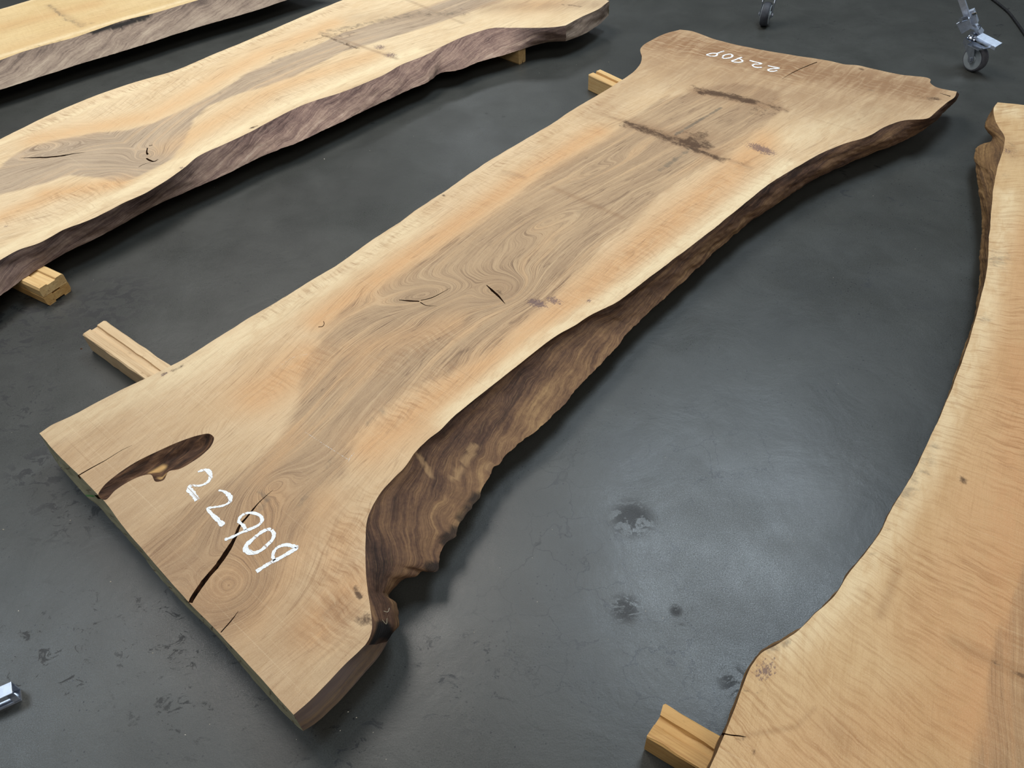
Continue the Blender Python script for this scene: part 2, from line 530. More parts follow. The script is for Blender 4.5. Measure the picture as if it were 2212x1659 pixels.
def build_slab(S, name, segs, mats, fields, cracks=(), pockets=()):
    """segs: list of dict(part, T, B, mat, power, dark, grey) in outline order, T/B arrays in slab coordinates"""
    mtop, = mats[:1]
    top = np.concatenate([g['T'][:-1] for g in segs])
    bot = np.concatenate([g['B'][:-1] for g in segs])
    ctr = np.array([0.0, 0.0])
    # ---- top face
    lo, hi = top.min(0), top.max(0)
    c = S.cell
    nx = int((hi[0] - lo[0]) / c) + 2; ny = int((hi[1] - lo[1]) / (c * 0.87)) + 2
    gx, gy = np.meshgrid(np.arange(nx), np.arange(ny))
    G = np.stack([lo[0] + (gx + 0.5 * (gy % 2)) * c, lo[1] + gy * c * 0.87], -1).reshape(-1, 2)
    G = G + rng.uniform(-0.15, 0.15, G.shape) * c
    keep = inside(top, G)
    G = G[keep]
    holes = [k['poly'] for k in cracks] + [k['poly'] for k in pockets]
    lines = [top] + holes
    for L in lines:
        l0, l1 = L.min(0) - c, L.max(0) + c
        m = np.where(np.all((G > l0) & (G < l1), axis=1))[0]
        d = np.full(len(m), 1e9)
        if len(m):
            # cheap proximity: dense line samples on a hash grid
            seg = np.concatenate([L, (L + np.roll(L, -1, 0)) / 2])
            key = {}
            for q in np.floor(seg / (c * 0.62)).astype(int):
                for a in (-1, 0, 1):
                    for b in (-1, 0, 1): key[(q[0] + a, q[1] + b)] = 1
            kk = np.floor(G[m] / (c * 0.62)).astype(int)
            bad = np.array([(a, b) in key for a, b in kk])
            G = np.delete(G, m[bad], axis=0)
    for H in holes:
        G = G[~inside(H, G)]
    V = [Vector(p) for p in top]; E = [(i, (i + 1) % len(top)) for i in range(len(top))]
    for H in holes:
        b = len(V); V += [Vector(p) for p in H]
        E += [(b + i, b + (i + 1) % len(H)) for i in range(len(H))]
    V += [Vector(p) for p in G]
    rv, re_, rf, _, _, _ = delaunay_2d_cdt(V, E, [], 0, 1e-7)
    rv = np.array([tuple(v) for v in rv]); rf = np.array([tuple(f) for f in rf])
    cen = rv[rf].mean(1)
    ok = inside(top, cen)
    for H in holes: ok &= ~inside(H, cen)
    rf = rf[ok]
    used = np.unique(rf); remap = -np.ones(len(rv), int); remap[used] = np.arange(len(used))
    rv = rv[used]; rf = remap[rf]
    a, b, c_ = rv[rf[:, 0]], rv[rf[:, 1]], rv[rf[:, 2]]
    flip = (b[:, 0] - a[:, 0]) * (c_[:, 1] - a[:, 1]) - (b[:, 1] - a[:, 1]) * (c_[:, 0] - a[:, 0]) < 0
    rf[flip] = rf[flip][:, ::-1]
    nt = len(rv)
    verts = np.concatenate([np.c_[rv, np.full(nt, ZT)], np.c_[bot, np.full(len(bot), ZB)]])
    faces = [tuple(f) for f in rf] + [tuple(range(nt + len(bot) - 1, nt - 1, -1))]
    root = link(name, verts, faces, mtop)
    F = fields(S, rv)
    pad = len(bot)
    z0 = np.zeros(pad)
    fattr(root, 'h', np.concatenate([F['h'], z0]))
    fattr(root, 'q', np.concatenate([F['q'], z0]))
    cattr(root, 'ma', np.concatenate([np.stack([F[k] for k in ('heart', 'stain', 'curl', 'orange')], -1), np.zeros((pad, 4))]))
    cattr(root, 'mb', np.concatenate([np.stack([F[k] for k in ('pale', 'grey', 'brown', 'purple')], -1), np.zeros((pad, 4))]))
    root.location = (S.o[0], S.o[1], 0)
    root.rotation_euler = (0, 0, S.ang)
    # ---- the faces round the rim, one part each
    for gi, g in enumerate(segs):
        T, B = g['T'], g['B']; n = len(T); K = g.get('rows', 10)
        cum = np.concatenate([[0], np.cumsum(np.linalg.norm(np.diff((T + B) / 2, axis=0), axis=1))])
        d = np.gradient((T + B) / 2, axis=0); nr = np.stack([-d[:, 1], d[:, 0]], -1)   # outward: outlines run clockwise
        nr /= np.maximum(np.linalg.norm(nr, axis=1), 1e-9)[:, None]
        pw = g.get('power', 1.0); pw = np.full(n, pw) if np.isscalar(pw) else np.interp(np.linspace(0, 1, n), *pw)
        bulge = g.get('bulge', 0.0); bulge = np.full(n, bulge) if np.isscalar(bulge) else np.interp(np.linspace(0, 1, n), *bulge)
        vs, st = [], []
        dk = g.get('dark', lambda f, t, xy: 0 * f); gy_ = g.get('grey', lambda f, t, xy: 0 * f)
        for k in range(K + 1):
            t = k / K
            tx = t ** pw
            w = 4 * t * (1 - t)
            XY = T + (B - T) * tx[:, None]
            XY = XY + nr * (bulge * w)[:, None]
            a = g.get('rough', 0.002)
            XY = XY + nr * (fbm(cum * 14, cum * 5 + t * 3.0 + gi, S.seed + 5) * a * 3 * min(1, w * 1.6))[:, None]
            z = ZT + (ZB - ZT) * t
            vs.append(np.c_[XY, np.full(n, z)])
            f = cum / cum[-1]
            st.append(np.stack([cum + gi * 3.7, np.full(n, t), dk(f, t + 0 * f, XY), gy_(f, t + 0 * f, XY)], -1))
        vs = np.concatenate(vs); st = np.concatenate(st)
        fs = []
        mid = (T[:-1] + T[1:]) / 2
        openf = np.zeros(n - 1)
        for kc in list(cracks) + list(pockets):
            if 'mouth' in kc: openf = np.where(inside(kc['poly'], mid), kc['mouth'], openf)
        for k in range(K):
            for i in range(n - 1):
                if (k + 1) / K <= openf[i] + 1e-6: continue
                fs.append((k * n + i, (k + 1) * n + i, (k + 1) * n + i + 1, k * n + i + 1))
        o = link(g['part'], vs, fs, g['mat'], root, smooth=g.get('smooth', True))
        cattr(o, 'st', st)
        if g.get('label'): o['label'] = g['label']
    # ---- cracks: walls and floor
    for k in cracks:
        H = k['poly']; n = len(H); dep = k.get('depth', 0.03)
        cc = (H + H[(-np.arange(n) - 1) % n]) / 2
        lowp = cc + (H - cc) * k.get('taper', 0.3)
        vs = np.concatenate([np.c_[H, np.full(n, ZT)], np.c_[lowp, np.full(n, ZT - dep)]])
        fs = [(i, (i + 1) % n, n + (i + 1) % n, n + i) for i in range(n)]
        h2 = n // 2
        fs += [(n + i, n + i + 1, n + n - 2 - i, n + n - 1 - i) for i in range(h2 - 1)]
        link('crack', vs, fs, crack_mat, root)
    for k in pockets:
        H = k['poly']; lo, hi = H.min(0), H.max(0); c = 0.004
        gx, gy = np.meshgrid(np.arange(lo[0], hi[0], c), np.arange(lo[1], hi[1], c))
        G = np.stack([gx, gy], -1).reshape(-1, 2)
        G = G[inside(H, G)]
        d, _ = dseg(G, H, True)
        G = G[d > c * 0.5]
        V = [Vector(p) for p in H] + [Vector(p) for p in G]
        r = delaunay_2d_cdt(V, [(i, (i + 1) % len(H)) for i in range(len(H))], [], 1, 1e-7)
        q = np.array([tuple(v) for v in r[0]]); f = r[2]
        d, _ = dseg(q, H, True)
        z = ZT - k['depth'](q, d)
        o = link(k['part'], np.c_[q, z], f, k['mat'], root, smooth=True)
        fattr(o, 'tone', k['tone'](q, d))
    return root


def chalk(S, root, pts, wid, z=0.0007, mat=None):
    """one chalk digit: a flat stroke of uneven width lying on the sawn face"""
    A = S.px(pts)
    C, ki = catmull(A, 0.004)
    w = np.interp(np.arange(len(C)), ki, wid if not np.isscalar(wid) else [wid] * len(pts)) * 0.5
    d = np.gradient(C, axis=0); nr = np.stack([-d[:, 1], d[:, 0]], -1)
    nr /= np.maximum(np.linalg.norm(nr, axis=1), 1e-9)[:, None]
    w = w * (1 + 0.25 * rng.uniform(-1, 1, len(C)))
    L = C + nr * w[:, None]; R = C - nr * w[:, None]
    n = len(C)
    vs = np.c_[np.concatenate([L, R]), np.full(2 * n, ZT + z)]
    fs = [(i, n + i, n + i + 1, i + 1) for i in range(n - 1)]
    return link('chalk_digit', vs, fs, mat or chalk_mat, root)


def gauss(pts, S, feats):
    """sum of soft marks: ('line', [px...], half width m, strength) or ('blob', px a, px b (long axis), half width m, strength)"""
    r = np.zeros(len(pts))
    for f in feats:
        if f[0] == 'line':
            A = S.px(f[1])
            lo, hi = A.min(0) - f[2] * 3.5, A.max(0) + f[2] * 3.5
            m = np.all((pts > lo) & (pts < hi), axis=1)
            if not m.any(): continue
            d, _ = dseg(pts[m], A)
            r[m] = np.maximum(r[m], f[3] * np.exp(-(d / f[2]) ** 2))
        else:
            a, b = S.P(*f[1]), S.P(*f[2])
            c = (a + b) / 2; L = np.linalg.norm(b - a) / 2
            e = (b - a) / (2 * L); n = np.array([-e[1], e[0]])
            q = pts - c
            r = np.maximum(r, f[4] * np.exp(-((q @ e) / L) ** 2 - ((q @ n) / f[3]) ** 2))
    return r


def bumps(pts, S, lst):
    r = np.zeros(len(pts))
    for (p, q, w, amp) in lst:
        a, b = S.P(*p), S.P(*q)
        c = (a + b) / 2; L = np.linalg.norm(b - a) / 2
        e = (b - a) / (2 * L); n = np.array([-e[1], e[0]])
        d = pts - c
        r += amp * np.exp(-np.sqrt(((d @ e) / L) ** 2 + ((d @ n) / w) ** 2 + 0.03) ** 1.5)
    return r


def sdist(pts, poly, soft):
    """1 well inside, 0 well outside, 0.5 on the outline"""
    d, _ = dseg(pts, poly, True)
    s = np.where(inside(poly, pts), d, -d)
    return np.clip(0.5 + s / soft * 0.5, 0, 1)


def unproj(xy, z):
    v = np.array([xy[0], xy[1], z]) - CAM
    k = FPX / (v @ fwd)
    return (FW / 2 + v @ RT * k, FH / 2 - v @ UP * k)


def pair_seg(S, top, bot, pairs, ds, **kw):
    tl = [tuple(p) for p in top]; bl = [tuple(p) for p in bot]
    idx = [(tl.index(a), bl.index(b)) for a, b in pairs]
    T, B = paired(S, S.px(top), S.px(bot, ZB), idx, ds, kw.pop('st', ()), kw.pop('sb', ()))
    jt, jb = kw.pop('jt', 0.002), kw.pop('jb', 0.004)
    return dict(T=jitter(T, jt, 18, S.seed + 1), B=jitter(jitter(B, jb, 22, S.seed + 2), jb * 0.55, 75, S.seed + 4), **kw)


def hidden_seg(S, top, b0, b1, inset, ds, **kw):
    """rim the photograph does not show: drops down with a small inset; b0, b1 = bottom end points (slab coordinates)"""
    T, _ = catmull(S.px(top), ds)
    T = jitter(T, kw.pop('jt', 0.002), 18, S.seed + 1)
    n = len(T); f = np.linspace(0, 1, n)
    d = np.gradient(T, axis=0); nr = np.stack([d[:, 1], -d[:, 0]], -1)
    nr /= np.maximum(np.linalg.norm(nr, axis=1), 1e-9)[:, None]
    B = T + (b0 - T[0]) * ((1 - f) ** 6)[:, None] + (b1 - T[-1]) * (f ** 6)[:, None] + nr * (inset * (1 - f ** 6) * (1 - (1 - f) ** 6))[:, None]
    B[0] = b0; B[-1] = b1
    return dict(T=T, B=B, **kw)


# ------------------------------------------------------------------ materials of the slabs
side_dark = wood_side('live_edge_dark_brown', lin(44, 30, 24), lin(84, 60, 46), lin(120, 90, 64), lin(176, 142, 98), 0.45, 0.5, lin(120, 90, 64), lin(190, 156, 112), 0.28)
side_mauve = wood_side('live_edge_mauve_brown', lin(70, 50, 46), lin(124, 98, 88), lin(166, 138, 120), lin(222, 202, 180))
side_grey = wood_side('live_edge_weathered', lin(88, 74, 66), lin(130, 112, 98), lin(158, 140, 122), lin(190, 174, 152))
side_bark = wood_side('live_edge_bark', lin(60, 42, 28), lin(104, 76, 48), lin(138, 106, 68), lin(190, 156, 100))
sawn_grey = wood_side('sawn_edge_grey_brown', lin(84, 72, 70), lin(112, 96, 86), lin(134, 112, 90), lin(160, 134, 100), 0.1, 0.2)


def sealer_mat():
    M = NT('end_grain_sealer', 0.55, 0.3)
    s, t, dk, gy = M.attrs('st')
    n = M.noise(M.comb(M.mul(s, 12.0), M.mul(t, 2.0)), 1.0, 4.0, 0.6)
    n2 = M.noise(M.comb(M.mul(s, 55.0), M.mul(t, 1.2)), 1.0, 3.0, 0.6)
    col = M.mix(M.step(n, 0.35, 0.65), lin(150, 146, 118), lin(178, 172, 140))
    col = M.mix(M.mul(M.step(n2, 0.58, 0.66), 0.75), col, lin(96, 76, 54))
    col = M.mix(M.mul(M.step(n2, 0.36, 0.30), 0.5), col, lin(150, 150, 160))
    col = M.mix(dk, col, lin(34, 26, 20))
    col = M.mix(gy, col, lin(40, 150, 60))
    M.color(col); M.bump(n, 0.3, 0.004)
    return M.m


sealer = sealer_mat()


def pocket_mat():
    M = NT('bark_inclusion', 0.75, 0.2)
    P = M.obj()
    tone = M.attr('tone').outputs['Fac']
    n = M.noise(M.scale(P, 12, 70, 30), 1.0, 5.0, 0.65, 0.8)
    col = M.ramp(n, [(0.33, lin(40, 27, 20)), (0.5, lin(74, 51, 37)), (0.68, lin(112, 82, 58))])
    col = M.mix(tone, col, M.mix(n, lin(214, 178, 118), lin(170, 124, 76)))
    M.color(col); M.bump(n, 0.6, 0.006)
    return M.m


bark_mat = pocket_mat()
walnut = wood_top('sawn_wood_tan', lin(203, 172, 132), lin(215, 188, 150), lin(206, 160, 112), lin(166, 138, 107), lin(184, 155, 120),
                  lin(104, 80, 62), lin(122, 84, 54))
pinkish = wood_top('sawn_wood_pinkish', lin(212, 184, 144), lin(224, 200, 162), lin(214, 172, 124), lin(168, 148, 126), lin(186, 164, 138),
                   lin(118, 98, 80), lin(120, 88, 60))
golden = wood_top('sawn_wood_golden', lin(190, 154, 108), lin(205, 173, 128), lin(194, 142, 96), lin(152, 124, 92), lin(164, 136, 102),
                  lin(118, 88, 60), lin(140, 98, 58), 0.35, 1.5, 0.75)
yellow = wood_top('sawn_wood_yellow', lin(206, 178, 128), lin(216, 190, 142), lin(204, 168, 118), lin(180, 156, 120), lin(190, 166, 130),
                  lin(140, 116, 86), lin(136, 108, 76))

# ================================================================== the middle slab
S3 = Slab(46, (900, 750), 0.004, 11)
L3 = [(85, 936), (111, 919), (137, 907), (217, 865), (289, 829), (354, 798), (398, 775), (459, 737), (543, 684), (593, 655), (669, 608), (723, 576),
      (800, 521), (861, 482), (901, 452), (954, 418), (1001, 385), (1051, 351), (1095, 324), (1152, 291), (1202, 261), (1242, 234), (1282, 211),
      (1315, 191), (1346, 171), (1369, 154), (1382, 139), (1386, 124), (1383, 106), (1390, 97), (1405, 88), (1442, 71), (1469, 64)]
F3 = [(1469, 64), (1486, 66), (1548, 86), (1636, 106), (1724, 121), (1764, 127), (1794, 132), (1825, 139), (1852, 141), (1878, 147), (1944, 161),
      (2010, 172), (2009, 178), (2019, 187), (2067, 198)]
R3 = [(2067, 198), (2062, 209), (2045, 222), (2019, 244), (2006, 255), (1953, 260), (1913, 273), (1874, 295), (1825, 310), (1768, 334), (1724, 359), (1658, 400),
      (1592, 453), (1526, 506), (1460, 556), (1394, 606), (1328, 655), (1279, 679), (1240, 704), (1206, 722), (1163, 754), (1098, 805), (1044, 848),
      (1013, 872), (970, 910), (951, 930), (926, 949), (899, 975), (875, 1009), (850, 1034), (821, 1067), (802, 1100), (793, 1125), (790, 1162),
      (790, 1230), (792, 1255), (795, 1277), (798, 1297), (801, 1319), (802, 1336), (803, 1358), (797, 1380), (789, 1393)]
RB3 = [(2061, 208), (2056, 222), (2032, 246), (2010, 271), (1988, 286), (1962, 299), (1922, 317), (1856, 343), (1768, 383), (1680, 440), (1614, 484),
       (1548, 541), (1500, 586), (1441, 640), (1387, 689), (1351, 725), (1311, 772), (1264, 820), (1228, 863), (1206, 885), (1170, 921), (1130, 951),
       (1106, 972), (1092, 986), (1078, 1003), (1066, 1010), (1060, 1026), (1048, 1045), (1038, 1064), (1036, 1076), (1024, 1089), (1019, 1102), (1008, 1110), (1000, 1124),
       (994, 1132), (989, 1148), (985, 1161), (975, 1167), (959, 1180), (953, 1192), (948, 1216), (945, 1232), (930, 1235), (911, 1234), (894, 1245), (876, 1249), (861, 1260), (850, 1271),
       (838, 1286), (843, 1294), (852, 1299), (859, 1314), (862, 1334), (862, 1353), (850, 1366), (841, 1378)]
PR3 = [((2067, 198), (2061, 208)), ((2006, 255), (2010, 271)), ((1825, 310), (1856, 343)), ((1658, 400), (1680, 440)), ((1460, 556), (1500, 586)),
       ((1328, 655), (1387, 689)), ((1206, 722), (1311, 772)), ((1098, 805), (1228, 863)), ((1013, 872), (1130, 951)), ((926, 949), (1060, 1026)),
       ((875, 1009), (1036, 1076)), ((821, 1067), (994, 1132)), ((793, 1125), (959, 1180)), ((790, 1162), (945, 1232)), ((790, 1230), (894, 1245)),
       ((795, 1277), (838, 1286)), ((801, 1319), (859, 1314)), ((803, 1358), (862, 1353)), ((789, 1393), (841, 1378))]
C3 = [(789, 1393), (772, 1410), (752, 1428), (701, 1482), (659, 1523), (634, 1544)]
CB3 = [(841, 1378), (828, 1404), (819, 1418), (794, 1447), (752, 1494), (718, 1529), (676, 1566), (655, 1579)]
E3 = [(634, 1544), (575, 1478), (482, 1377), (410, 1303), (330, 1212), (262, 1132), (224, 1081), (210, 1067), (172, 1027), (136, 993), (111, 967), (85, 936)]
EB3 = [(655, 1579), (648, 1574), (620, 1549), (566, 1489), (476, 1383), (402, 1309), (345, 1247), (297, 1188), (270, 1157), (243, 1128), (221, 1101), (181, 1066), (152, 1034), (127, 1005), (112, 983), (97, 955)]
PE3 = [((634, 1544), (655, 1579)), ((575, 1478), (566, 1489)), ((482, 1377), (476, 1383)), ((410, 1303), (402, 1309)), ((330, 1212), (297, 1188)), ((210, 1067), (181, 1066)), ((136, 993), (127, 1005)), ((85, 936), (97, 955))]


def fold(f, t, xy):
    """charred, blackened rim of the torn flare and the rotten hollow beside the burl"""
    a = np.zeros(len(f))
    for p, z in (([(1034, 1072), (1012, 1105), (998, 1122)], 0), ([(985, 1145), (962, 1170)], 0), ([(944, 1225), (930, 1228)], 0)):
        d, _ = dseg(xy, S3.px(p, ZB))
        a = np.maximum(a, np.clip((0.016 - d) / 0.006, 0, 1))
    a = a * np.clip((t - 0.72) / 0.08, 0, 1)
    d, _ = dseg(xy, S3.px([(800, 1392), (812, 1376), (832, 1362)], ZT - .03))
    b = np.clip((0.020 - d) / 0.008, 0, 1) * np.clip((t - 0.04) / 0.06, 0, 1)
    return np.clip(a * 0.85 + b, 0, 1)


def pale_spots(f, t, xy):
    """dried mud and pale scraped wood on the flare"""
    a = 0 * f
    for p, w in (([(978, 1030), (1006, 990), (1026, 960)], .010), ([(905, 1000), (922, 1012), (930, 1030)], .007), ([(1048, 1000), (1062, 985)], .010)):
        d, _ = dseg(xy, S3.px(p, ZT - .04))
        a = np.maximum(a, np.clip((w * (1 + 1.2 * fbm(xy[:, 0] * 90, xy[:, 1] * 90, 6)) - d) / .004, 0, 1))
    return a * 0.8


segs3 = [
    hidden_seg(S3, L3, S3.px([(97, 955)], ZB)[0], S3.px([(1478, 84)], ZB)[0], 0.012, 0.008, part='live_edge', mat=side_mauve, jt=0.003),
    hidden_seg(S3, F3, S3.px([(1478, 84)], ZB)[0], S3.px([(2061, 208)], ZB)[0], 0.006, 0.008, part='end_face', mat=sawn_grey, jt=0.003),
    pair_seg(S3, R3, RB3, PR3, 0.006, part='live_edge', mat=side_dark, rows=22, jb=0.005, rough=0.0022,
             power=([0, .35, .5, .62, .78, .86, .93, 1], [1, 1.0, 1.25, 1.9, 2.3, 1.8, 0.9, 1]),
             bulge=([0, .3, .55, .7, 1], [.012, .01, 0, 0, .012]), dark=fold, grey=pale_spots, label='dark brown live edge with torn flared rim'),
    pair_seg(S3, C3, CB3, [(C3[0], CB3[0]), (C3[-1], CB3[-1])], 0.008, part='sawn_edge', mat=sawn_grey, jt=0.0008, jb=0.001, rough=0.0008,
             grey=lambda f, t, xy: np.clip((0.62 - t) / 0.3, 0, 1) * np.clip((f - 0.15) / 0.2, 0, 1), label='grey and brown sawn edge beside the burl'),
    pair_seg(S3, E3, EB3, PE3, 0.006, part='end_face', mat=sealer, jt=0.0012, jb=0.0015, rough=0.0008, label='end grain under greenish grey sealer',
             dark=lambda f, t, xy: 0 * f, grey=lambda f, t, xy: np.clip(1 - np.abs(f - 0.745) / 0.006, 0, 1) * (t > 0.3)),
]

heart3 = S3.px([(1430, 215), (1302, 301), (1252, 328), (1195, 361), (1131, 411), (1116, 422), (1034, 482), (935, 548), (852, 595), (790, 635), (736, 671),
                (698, 717), (676, 760), (655, 800), (645, 870), (605, 945), (545, 1005), (470, 1055), (400, 1100), (330, 1165), (300, 1190), (345, 1240), (400, 1310), (470, 1380),
                (560, 1330), (621, 1200), (650, 1145), (684, 1060), (743, 1027), (752, 976), (773, 938), (794, 908), (856, 867), (917, 830), (1007, 794), (1080, 751), (1109, 715),
                (1159, 675), (1206, 631), (1243, 592), (1279, 552), (1315, 519), (1387, 465), (1429, 422), (1504, 370), (1548, 348), (1605, 308), (1636, 282), (1670, 255), (1690, 225), (1680, 200), (1640, 185), (1580, 180), (1520, 190), (1470, 205)])
axis3 = S3.px([(330, 1300), (440, 1190), (560, 1060), (680, 930), (800, 800), (900, 690), (1010, 600), (1150, 480), (1300, 380), (1450, 285), (1560, 220), (1680, 150), (1800, 80)])


def fields3(S, p):
    u, v = p[:, 0], p[:, 1]
    o = np.argsort(axis3[:, 0])
    vc = np.interp(u, axis3[o, 0], axis3[o, 1])
    wav = 0.030 * fbm(u * 1.6, v * 4.0, 31, 2)
    d = v - vc + wav
    h = 0.55 * d + 0.10 * np.sqrt(d ** 2 + 0.03 ** 2) + 0.020 * u + 0.007 * fbm(u * 4, v * 12, 8, 3)
    h += bumps(p, S, [((835, 660), (1000, 615), .050, .150), ((1035, 640), (1118, 612), .046, .170), ((430, 1330), (560, 1205), .085, .12),
                      ((520, 1100), (640, 1000), .05, -.05), ((1090, 520), (1260, 440), .035, -.045), ((1230, 400), (1380, 330), .03, .04),
                      ((800, 720), (980, 690), .05, .03), ((560, 900), (660, 800), .05, .03), ((250, 1050), (460, 940), .03, .05), ((880, 1180), (600, 1380), .1, .03)])
    F = dict(h=h, q=u + 0.10 * v)
    F['heart'] = sdist(p, heart3, 0.11)
    F['stain'] = np.maximum(gauss(p, S, [
        ('line', [(1520, 199), (1570, 206), (1627, 221)], .030, .95), ('line', [(1627, 221), (1690, 236)], .026, .6), ('line', [(1500, 192), (1540, 200)], .04, .5), ('blob', (1600, 240), (1680, 255), .05, .35),
        ('line', [(1354, 268), (1416, 287), (1450, 300)], .030, .85), ('blob', (1440, 298), (1550, 320), .055, .95), ('blob', (1480, 310), (1530, 280), .04, .8),
        ('line', [(1400, 284), (1560, 345)], .02, .8), ('line', [(1560, 345), (1605, 353)], .02, .45), ('blob', (1640, 210), (1700, 240), .05, .38),
        ('blob', (1590, 215), (1690, 250), .05, .42), ('line', [(1300, 245), (1354, 266)], .012, .25),
        ('blob', (1852, 148), (1870, 152), .014, .8), ('line', [(1985, 208), (2030, 214)], .02, .6), ('blob', (1068, 622), (1090, 640), .010, .75),
        ('blob', (1035, 640), (1110, 612), .036, .22), ('line', [(765, 1270), (778, 1290)], .007, .9), ('blob', (785, 1320), (800, 1350), .03, .7),
        ('line', [(790, 1385), (740, 1420)], .012, .3), ('line', [(355, 806), (375, 800), (395, 790)], .007, .5),
        ('line', [(585, 660), (640, 622)], .007, .5), ('blob', (954, 420), (962, 424), .006, .9)]), 0)
    F['curl'] = gauss(p, S, [('line', [(800, 1120), (740, 1200), (715, 1340)], .075, .95), ('line', [(850, 900), (960, 815)], .05, .75),
                             ('line', [(560, 690), (800, 548), (1000, 405), (1320, 205)], .022, .85), ('line', [(1250, 640), (1450, 490), (1620, 370)], .09, .38),
                             ('line', [(1430, 90), (1560, 115), (1700, 150)], .15, 1.0), ('line', [(1840, 170), (1980, 200)], .09, .6), ('line', [(1000, 440), (1330, 235)], .07, .42),
                             ('line', [(830, 790), (960, 720)], .04, .55), ('line', [(600, 830), (700, 760)], .05, .45)])
    F['orange'] = gauss(p, S, [('line', [(580, 1080), (560, 1180), (480, 1270)], .06, .7), ('line', [(690, 690), (900, 545), (1130, 385), (1290, 285)], .055, .85), ('line', [(800, 960), (960, 850), (1120, 745), (1290, 610), (1560, 390), (1660, 300)], .07, .9),
                               ('line', [(700, 1090), (640, 1200), (540, 1330)], .05, .55), ('line', [(560, 850), (660, 780)], .08, .9), ('line', [(760, 760), (980, 700)], .05, .6),
                               ('line', [(760, 1270), (690, 1360)], .06, 1.0), ('line', [(740, 1150), (720, 1250)], .05, .6), ('blob', (700, 830), (850, 760), .05, .5), ('line', [(640, 930), (560, 1040)], .03, .5)])
    F['pale'] = gauss(p, S, [('line', [(960, 905), (1160, 740), (1320, 640), (1500, 510), (1700, 355)], .030, .75), ('line', [(120, 930), (420, 790), (720, 600), (900, 480)], .05, .6),
                             ('line', [(1700, 300), (1900, 240)], .06, .4), ('line', [(700, 1440), (800, 1290)], .05, .25)])
    F['grey'] = gauss(p, S, [('line', [(1460, 290), (1557, 233)], .010, .9), ('line', [(1425, 368), (1490, 322)], .014, .75), ('line', [(1860, 170), (1900, 215)], .03, .35),
                             ('line', [(560, 1110), (575, 1080), (560, 1060)], .012, .55), ('line', [(720, 980), (840, 880), (960, 800)], .02, .32), ('line', [(640, 1100), (720, 990)], .012, .4)])
    F['brown'] = gauss(p, S, [('line', [(1500, 195), (1600, 215), (1690, 235)], .045, .85), ('line', [(1370, 268), (1460, 298), (1545, 335)], .042, .80), ('blob', (1420, 290), (1560, 300), .07, .7), ('blob', (1600, 190), (1700, 225), .06, .7), ('line', [(1350, 150), (1500, 175)], .09, .45), ('line', [(1450, 75), (1600, 105), (1760, 135)], .07, .6), ('line', [(1430, 85), (1640, 130), (1840, 170), (1980, 190)], .19, 1.15), ('line', [(1420, 130), (1700, 200), (1900, 225)], .22, .70), ('line', [(1290, 240), (1400, 160)], .08, .4), ('line', [(1640, 190), (1700, 230)], .07, .55),
                              ('line', [(1195, 405), (1344, 470)], .011, .55), ('line', [(1088, 371), (1132, 383)], .010, .5), ('line', [(1300, 245), (1620, 362)], .012, .55),
                              ('line', [(1429, 163), (1847, 282)], .012, .45), ('line', [(150, 990), (420, 1290), (640, 1500)], .28, .52), ('line', [(240, 1080), (480, 1360)], .15, .6), ('line', [(470, 1230), (640, 1120)], .15, .46), ('line', [(480, 1360), (660, 1500)], .12, .42), ('blob', (680, 1350), (775, 1290), .06, .85),
                              ('line', [(200, 1010), (420, 960)], .10, .18), ('line', [(760, 1200), (700, 1370)], .06, .35), ('line', [(620, 1540), (330, 1215)], .04, .3), ('blob', (1120, 640), (1035, 600), .05, .3)])
    F['purple'] = gauss(p, S, [('blob', (1610, 308), (1680, 336), .028, 1.0), ('blob', (1136, 646), (1182, 664), .020, 1.0), ('blob', (1178, 642), (1216, 656), .017, .9), ('blob', (1264, 653), (1280, 647), .008, .8),
                               ('line', [(350, 810), (360, 805)], .006, .8)])
    return F


cracks3 = [dict(poly=crack_poly(S3, [(411, 1302), (415, 1294), (440, 1257), (470, 1220), (495, 1185), (508, 1160), (515, 1140), (535, 1115), (560, 1085), (590, 1058)],
                                [.0045, .005, .0055, .006, .0055, .0044, .0032, .0023, .0013, .0004]), depth=.05, mouth=.75),
           dict(poly=crack_poly(S3, [(168, 1028), (190, 1015), (230, 993), (262, 973), (285, 962)], [.0016, .0016, .0011, .0007, .0003]), depth=.012),
           dict(poly=crack_poly(S3, [(862, 648), (885, 650), (906, 651)], [.0012, .0028, .0022]), depth=.012),
           dict(poly=crack_poly(S3, [(909, 649), (930, 644), (955, 632), (972, 622)], [.0016, .0016, .0012, .0004]), depth=.010),
           dict(poly=crack_poly(S3, [(908, 653), (918, 659), (943, 661)], [.0016, .0012, .0004]), depth=.010),
           dict(poly=crack_poly(S3, [(1051, 616), (1064, 628), (1078, 641), (1091, 656)], [.0012, .0034, .0034, .0008]), depth=.02),
           dict(poly=crack_poly(S3, [(1765, 134), (1740, 144), (1712, 157), (1690, 170)], [.0022, .0024, .0018, .0005]), depth=.012),
           dict(poly=crack_poly(S3, [(2053, 208), (2030, 201)], [.003, .001]), depth=.015),
           dict(poly=crack_poly(S3, [(477, 1366), (500, 1340), (515, 1320)], [.0012, .0012, .0004]), depth=.01)]
pk3 = S3.px([(212, 1070), (222, 1052), (250, 1027), (290, 1000), (340, 975), (390, 953), (430, 940), (452, 937), (462, 945), (458, 960), (440, 980), (415, 998), (385, 1014), (365, 1018),
             (352, 1038), (338, 1041), (325, 1025), (300, 1030), (270, 1045), (248, 1060), (228, 1080)])
pk3, _ = catmull(pk3, 0.006, closed=True)


def pk_depth(q, d):
    return np.clip(d * 0.85, 0, 0.020) + 0.004 * (fbm(q[:, 0] * 30, q[:, 1] * 90, 3) + 0.3) * np.clip(d / 0.006, 0, 1)


